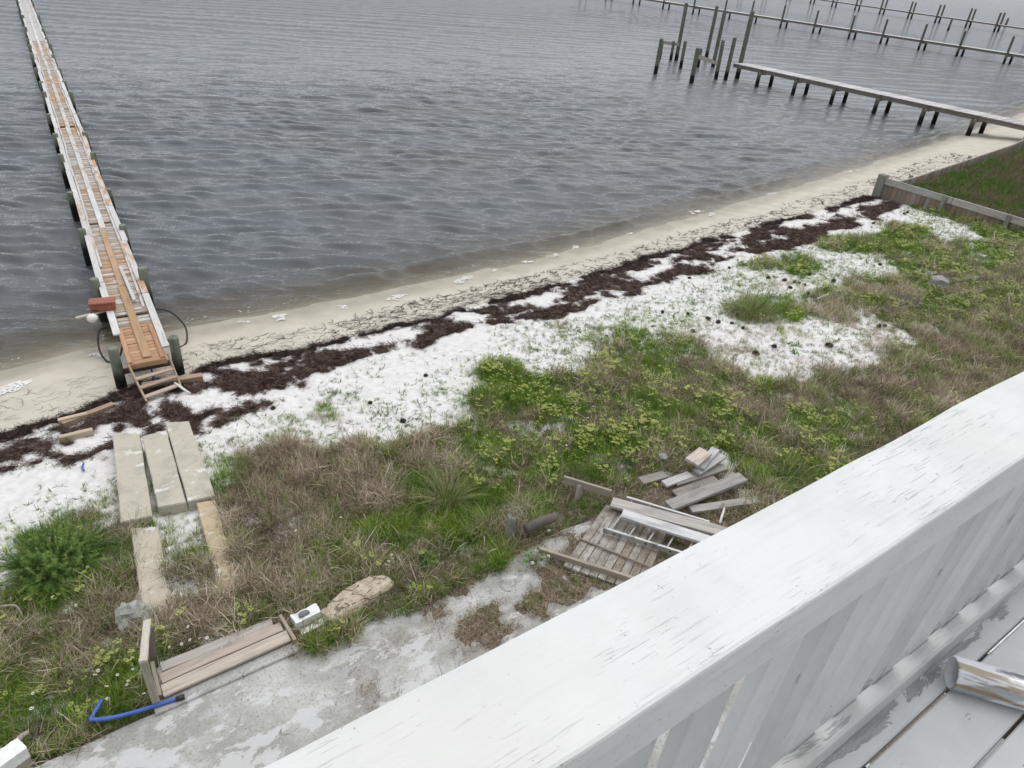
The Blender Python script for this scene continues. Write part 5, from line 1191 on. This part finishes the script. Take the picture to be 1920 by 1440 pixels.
# white wildflowers
M['petal'] = simple('white_petal', (.78, .78, .74), .6, 20, .05); M['pollen'] = simple('yellow_centre', (.55, .38, .05), .7)
bm = bmesh.new()
for k in range(8):
    a = k * math.pi / 4; q = [bm.verts.new((r*math.cos(a + o_), r*math.sin(a + o_), z_)) for r, o_, z_ in ((.004, 0, 0), (.017, -.3, .003), (.024, 0, .002), (.017, .3, .003))]; bm.faces.new(q)
PET = bm_mesh(bm, 'petals'); PET.materials.append(M['petal'])
bm = bmesh.new(); bmesh.ops.create_uvsphere(bm, u_segments=8, v_segments=5, radius=.006); CEN = bm_mesh(bm, 'centre', True); CEN.materials.append(M['pollen'])
STM = tube_mesh([(0, 0, -.16), (.004, 0, -.08), (0, 0, 0)], .0025, 5); STM.materials.append(M['bush'])
FLW = [(733, 1058), (737, 1061), (729, 1066), (735, 1054), (690, 1132), (1027, 1012), (1026, 1059), (1003, 1046), (996, 1073), (1078, 790), (1092, 802), (1104, 784), (1110, 776), (1100, 796), (1085, 810), (1060, 850), (1030, 842), (247, 1296), (243, 1298), (255, 1273), (226, 1283), (190, 1275), (205, 1302), (275, 1316), (357, 1194), (360, 1216), (378, 1212), (392, 1213), (345, 1225), (322, 1230), (460, 1180), (420, 1230), (66, 1343), (207, 1327), (185, 1284), (70, 1318), (106, 1138), (92, 1062), (115, 1064), (147, 1086), (148, 1150), (452, 1155), (556, 1010), (640, 985)]
for i, (px, py) in enumerate(FLW):
    p = gp(px, py, .17 + pr.uniform(-.02, .04)); mm = Matrix.Translation(p) @ Matrix.Rotation(pr.uniform(-.5, .5), 4, 'X') @ Matrix.Rotation(pr.uniform(-.5, .5), 4, 'Y') @ Matrix.Scale(pr.uniform(.8, 1.25), 4)
    where = 'by the wooden step and the post frame' if px < 560 and py > 1170 else 'in the green grass of the far yard' if py < 900 else 'in the grass left of the concrete slabs' if px < 200 else 'in the grass near the patio edge'
    f_ = link('wildflower', PET, None, mm); tag(f_, 'small white wildflower ' + where, 'flower', 'white wildflowers ' + where)
    link('centre', CEN, None, mm @ Matrix.Translation((0, 0, .003)), f_); link('stalk', STM, None, mm @ Matrix.Translation((0, 0, -.002)), f_)

# dark pine cones on the sand
def cone_mesh(seed):
    rr = random.Random(seed); bm = bmesh.new()
    bmesh.ops.create_uvsphere(bm, u_segments=10, v_segments=7, radius=.038)
    for v_ in bm.verts: v_.co.z *= 1.25
    for ring in range(6):
        ph = -.9 + ring * .36; rr_ = .044 * math.cos(ph)
        for k in range(9):
            a = (k + .5 * (ring % 2)) * 2 * math.pi / 9; o_ = Vector((math.cos(a), math.sin(a), 0)); c_ = o_ * rr_ + Vector((0, 0, .05 * math.sin(ph))); t = Vector((-o_.y, o_.x, 0)); s2 = .011
            tip = c_ + o_ * .017 + Vector((0, 0, rr.uniform(.004, .014)))
            q = [bm.verts.new(c_ + t*s2), bm.verts.new(tip), bm.verts.new(c_ - t*s2), bm.verts.new(c_ + Vector((0, 0, -.006)))]; bm.faces.new((q[0], q[1], q[2])); bm.faces.new((q[2], q[3], q[0]))
    return bm_mesh(bm, 'cone')
M['cone'] = simple('pine_cone_brown', (.028, .020, .015), .85, 30, .4)
CM = [cone_mesh(i) for i in range(3)]
for c_ in CM: c_.materials.append(M['cone'])
CONES = [(512, 768), (694, 757), (755, 791), (798, 706), (886, 792), (1242, 586), (1198, 642), (1137, 632), (1143, 666), (1266, 666), (1161, 685), (1124, 677), (1298, 623), (1326, 598), (1329, 600), (1346, 606), (1372, 608), (1393, 617), (1382, 593), (1416, 664), (1420, 665), (1451, 651), (1367, 504), (1292, 523), (1440, 522), (1471, 527), (1490, 531), (1498, 532), (1481, 541), (1510, 568), (1551, 648), (1557, 650), (1515, 552), (1562, 528), (1596, 533), (1608, 536), (1586, 564), (1593, 587), (1648, 613), (1658, 612), (1637, 420), (1695, 402), (1701, 400), (1680, 416), (1799, 418), (1663, 443), (1674, 441), (1525, 448), (1650, 498), (1508, 535), (1290, 590), (1517, 516)]
for i, (px, py) in enumerate(CONES):
    p = gp(px, py, .025); sc2 = (.95 if px < 1250 else 1.12) * pr.uniform(.85, 1.3)
    where = 'near the seaweed and the sprigs in front of the tussock' if px < 900 else 'among the sparse ground cover in mid yard' if px < 1460 else 'on the sandy far yard towards the retaining wall'
    o = link('pine_cone', CM[i % 3], None, Matrix.Translation(p) @ Matrix.Rotation(pr.uniform(0, 6), 4, 'Z') @ Matrix.Rotation(pr.uniform(1., 1.6), 4, 'X') @ Matrix.Scale(sc2, 4)); tag(o, 'small dark pine cone ' + where, 'pine cone', 'pine cones ' + where)
    if i < 5: o['label'] = 'dark pine cone ' + ['on white sand beside the seaweed, leftmost of all', 'at the upper end of the green sprig band', 'at the edge of the dry grass below the green sprigs', 'alone on open white sand above the big tussock', 'at the edge of the green grass right of the big tussock'][i]
# tree stump and half buried boards in the far yard
p = gp(1757, 537); stt = thing('tree_stump', 'weathered grey tree stump in the ground cover of the far yard', 'stump', p)
bm = bmesh.new(); seg = 18; rings = [(0, 1.6), (.06, 1.25), (.2, 1.0), (.32, .95), (.33, .85)]; vr = []
for z_, s2 in rings:
    vr.append([bm.verts.new(((.26*s2*(1+.14*math.sin(3*k*2*math.pi/seg+z_*3)+.05*math.sin(k*5)))*math.cos(k*2*math.pi/seg), (.26*s2*(1+.14*math.sin(3*k*2*math.pi/seg)))*math.sin(k*2*math.pi/seg), z_ + .03*math.sin(k*1.3))) for k in range(seg)])
for i in range(len(vr)-1):
    for k in range(seg): bm.faces.new((vr[i][k], vr[i][(k+1) % seg], vr[i+1][(k+1) % seg], vr[i+1][k]))
bm.faces.new(vr[-1]); link('trunk', bm_mesh(bm, 'stump'), simple('grey_stump', (.27, .26, .245), .9, 9, .35, .6, .03), Matrix.Translation(p - Vector((0, 0, .05))), stt)
ground_board('buried_board', 'low grey board half buried right of the tree stump', 'board', (1790, 532), (1832, 524), .18, .16, (.33, .32, .31), -.02)
ground_board('pale_stick', 'short pale stick lying in the sandy far yard', 'stick', (1530, 565), (1552, 556), .07, .06, (.52, .49, .45), .03)
ground_board('buried_board', 'small grey board half buried in the ground cover near the retaining wall', 'board', (1832, 482), (1846, 486), .2, .12, (.42, .40, .38), .0)
o = link('dark_mound', rock_mesh(.55, .45, .28, 31, .2), simple('old_root', (.075, .06, .05), .95, 10, .4), Matrix.Translation(gp(1690, 567, .0))); tag(o, 'dark brown root mound half hidden in the dry grass', 'root')

# foam and bubbles left by the swash
V, F = [], []
def foam_patch(px, py, R0, ar, ang):
    p = at(px, py, WATER_Z); n_ = 16; i0 = len(V); cz = max(float(terr(p.x, p.y)), WATER_Z) + .035
    V.append((p.x, p.y, cz + .01))
    for k in range(n_):
        a = 2*math.pi*k/n_; r = R0 * (.45 + 1.0 * pr.random()); qx = r*math.cos(a)*ar; qy = r*math.sin(a); X_ = p.x + qx*math.cos(ang) - qy*math.sin(ang); Y_ = p.y + qx*math.sin(ang) + qy*math.cos(ang)
        V.append((X_, Y_, max(float(terr(X_, Y_)), WATER_Z) + .022))
    for k in range(n_): F.append((i0, i0+1+k, i0+1+(k+1) % n_))
for (px, py, r) in ((22, 737, .24), (182, 672, .10), (522, 596, .13), (532, 604, .09), (456, 606, .07), (640, 581, .10), (748, 563, .16), (735, 566, .10), (872, 525, .16), (862, 533, .1), (992, 493, .13), (1080, 465, .14), (1040, 481, .12), (1300, 398, .16), (1330, 405, .14), (1450, 365, .15), (1182, 440, .1), (920, 510, .08), (1600, 322, .14)):
    for j in range(4): foam_patch(px + pr.uniform(-9, 9), py + pr.uniform(-3, 3), r * pr.uniform(.3, .75), pr.uniform(1., 2.2), pr.uniform(-.3, .6))
for _ in range(420):                                       # bubble line at the water's edge
    x = pr.uniform(-2, 45); y = float(shore_y(x)) + .25 + .35 * (float(fbm(np.array(x*.3), np.array(0.), 3, 60)) - .5) + pr.gauss(0, .10)
    if float(vnoise(np.array(x * .5), np.array(2.), 99)) < .45: continue
    r = pr.uniform(.008, .022); i0 = len(V); z = max(WATER_Z, float(terr(x, y))) + .03
    for k in range(5): V.append((x + r*1.6*math.cos(k*1.257), y + r*math.sin(k*1.257), z))
    for k in range(3): F.append((i0, i0+k+1, i0+k+2))
me = bpy.data.meshes.new('foam'); me.from_pydata(V, [], F); me.update()
mt, nt = newmat('sea_foam'); g = G(nt); nz = g.noise(g.n('NewGeometry').outputs['Position'], 30, 4)
pr2 = g.prin((.80, .80, .79), .6); tt = g.n('BsdfTransparent'); ms = g.n('MixShader'); g.put(ms.inputs[0], g.rng(nz, .42, .52, .0, .9)); nt.links.new(pr2, ms.inputs[2]); nt.links.new(tt.outputs[0], ms.inputs[1]); g.out(ms.outputs[0])
o = link('foam', me, mt); tag(o, 'white foam left at the edge of the water', 'foam', None, 'stuff')
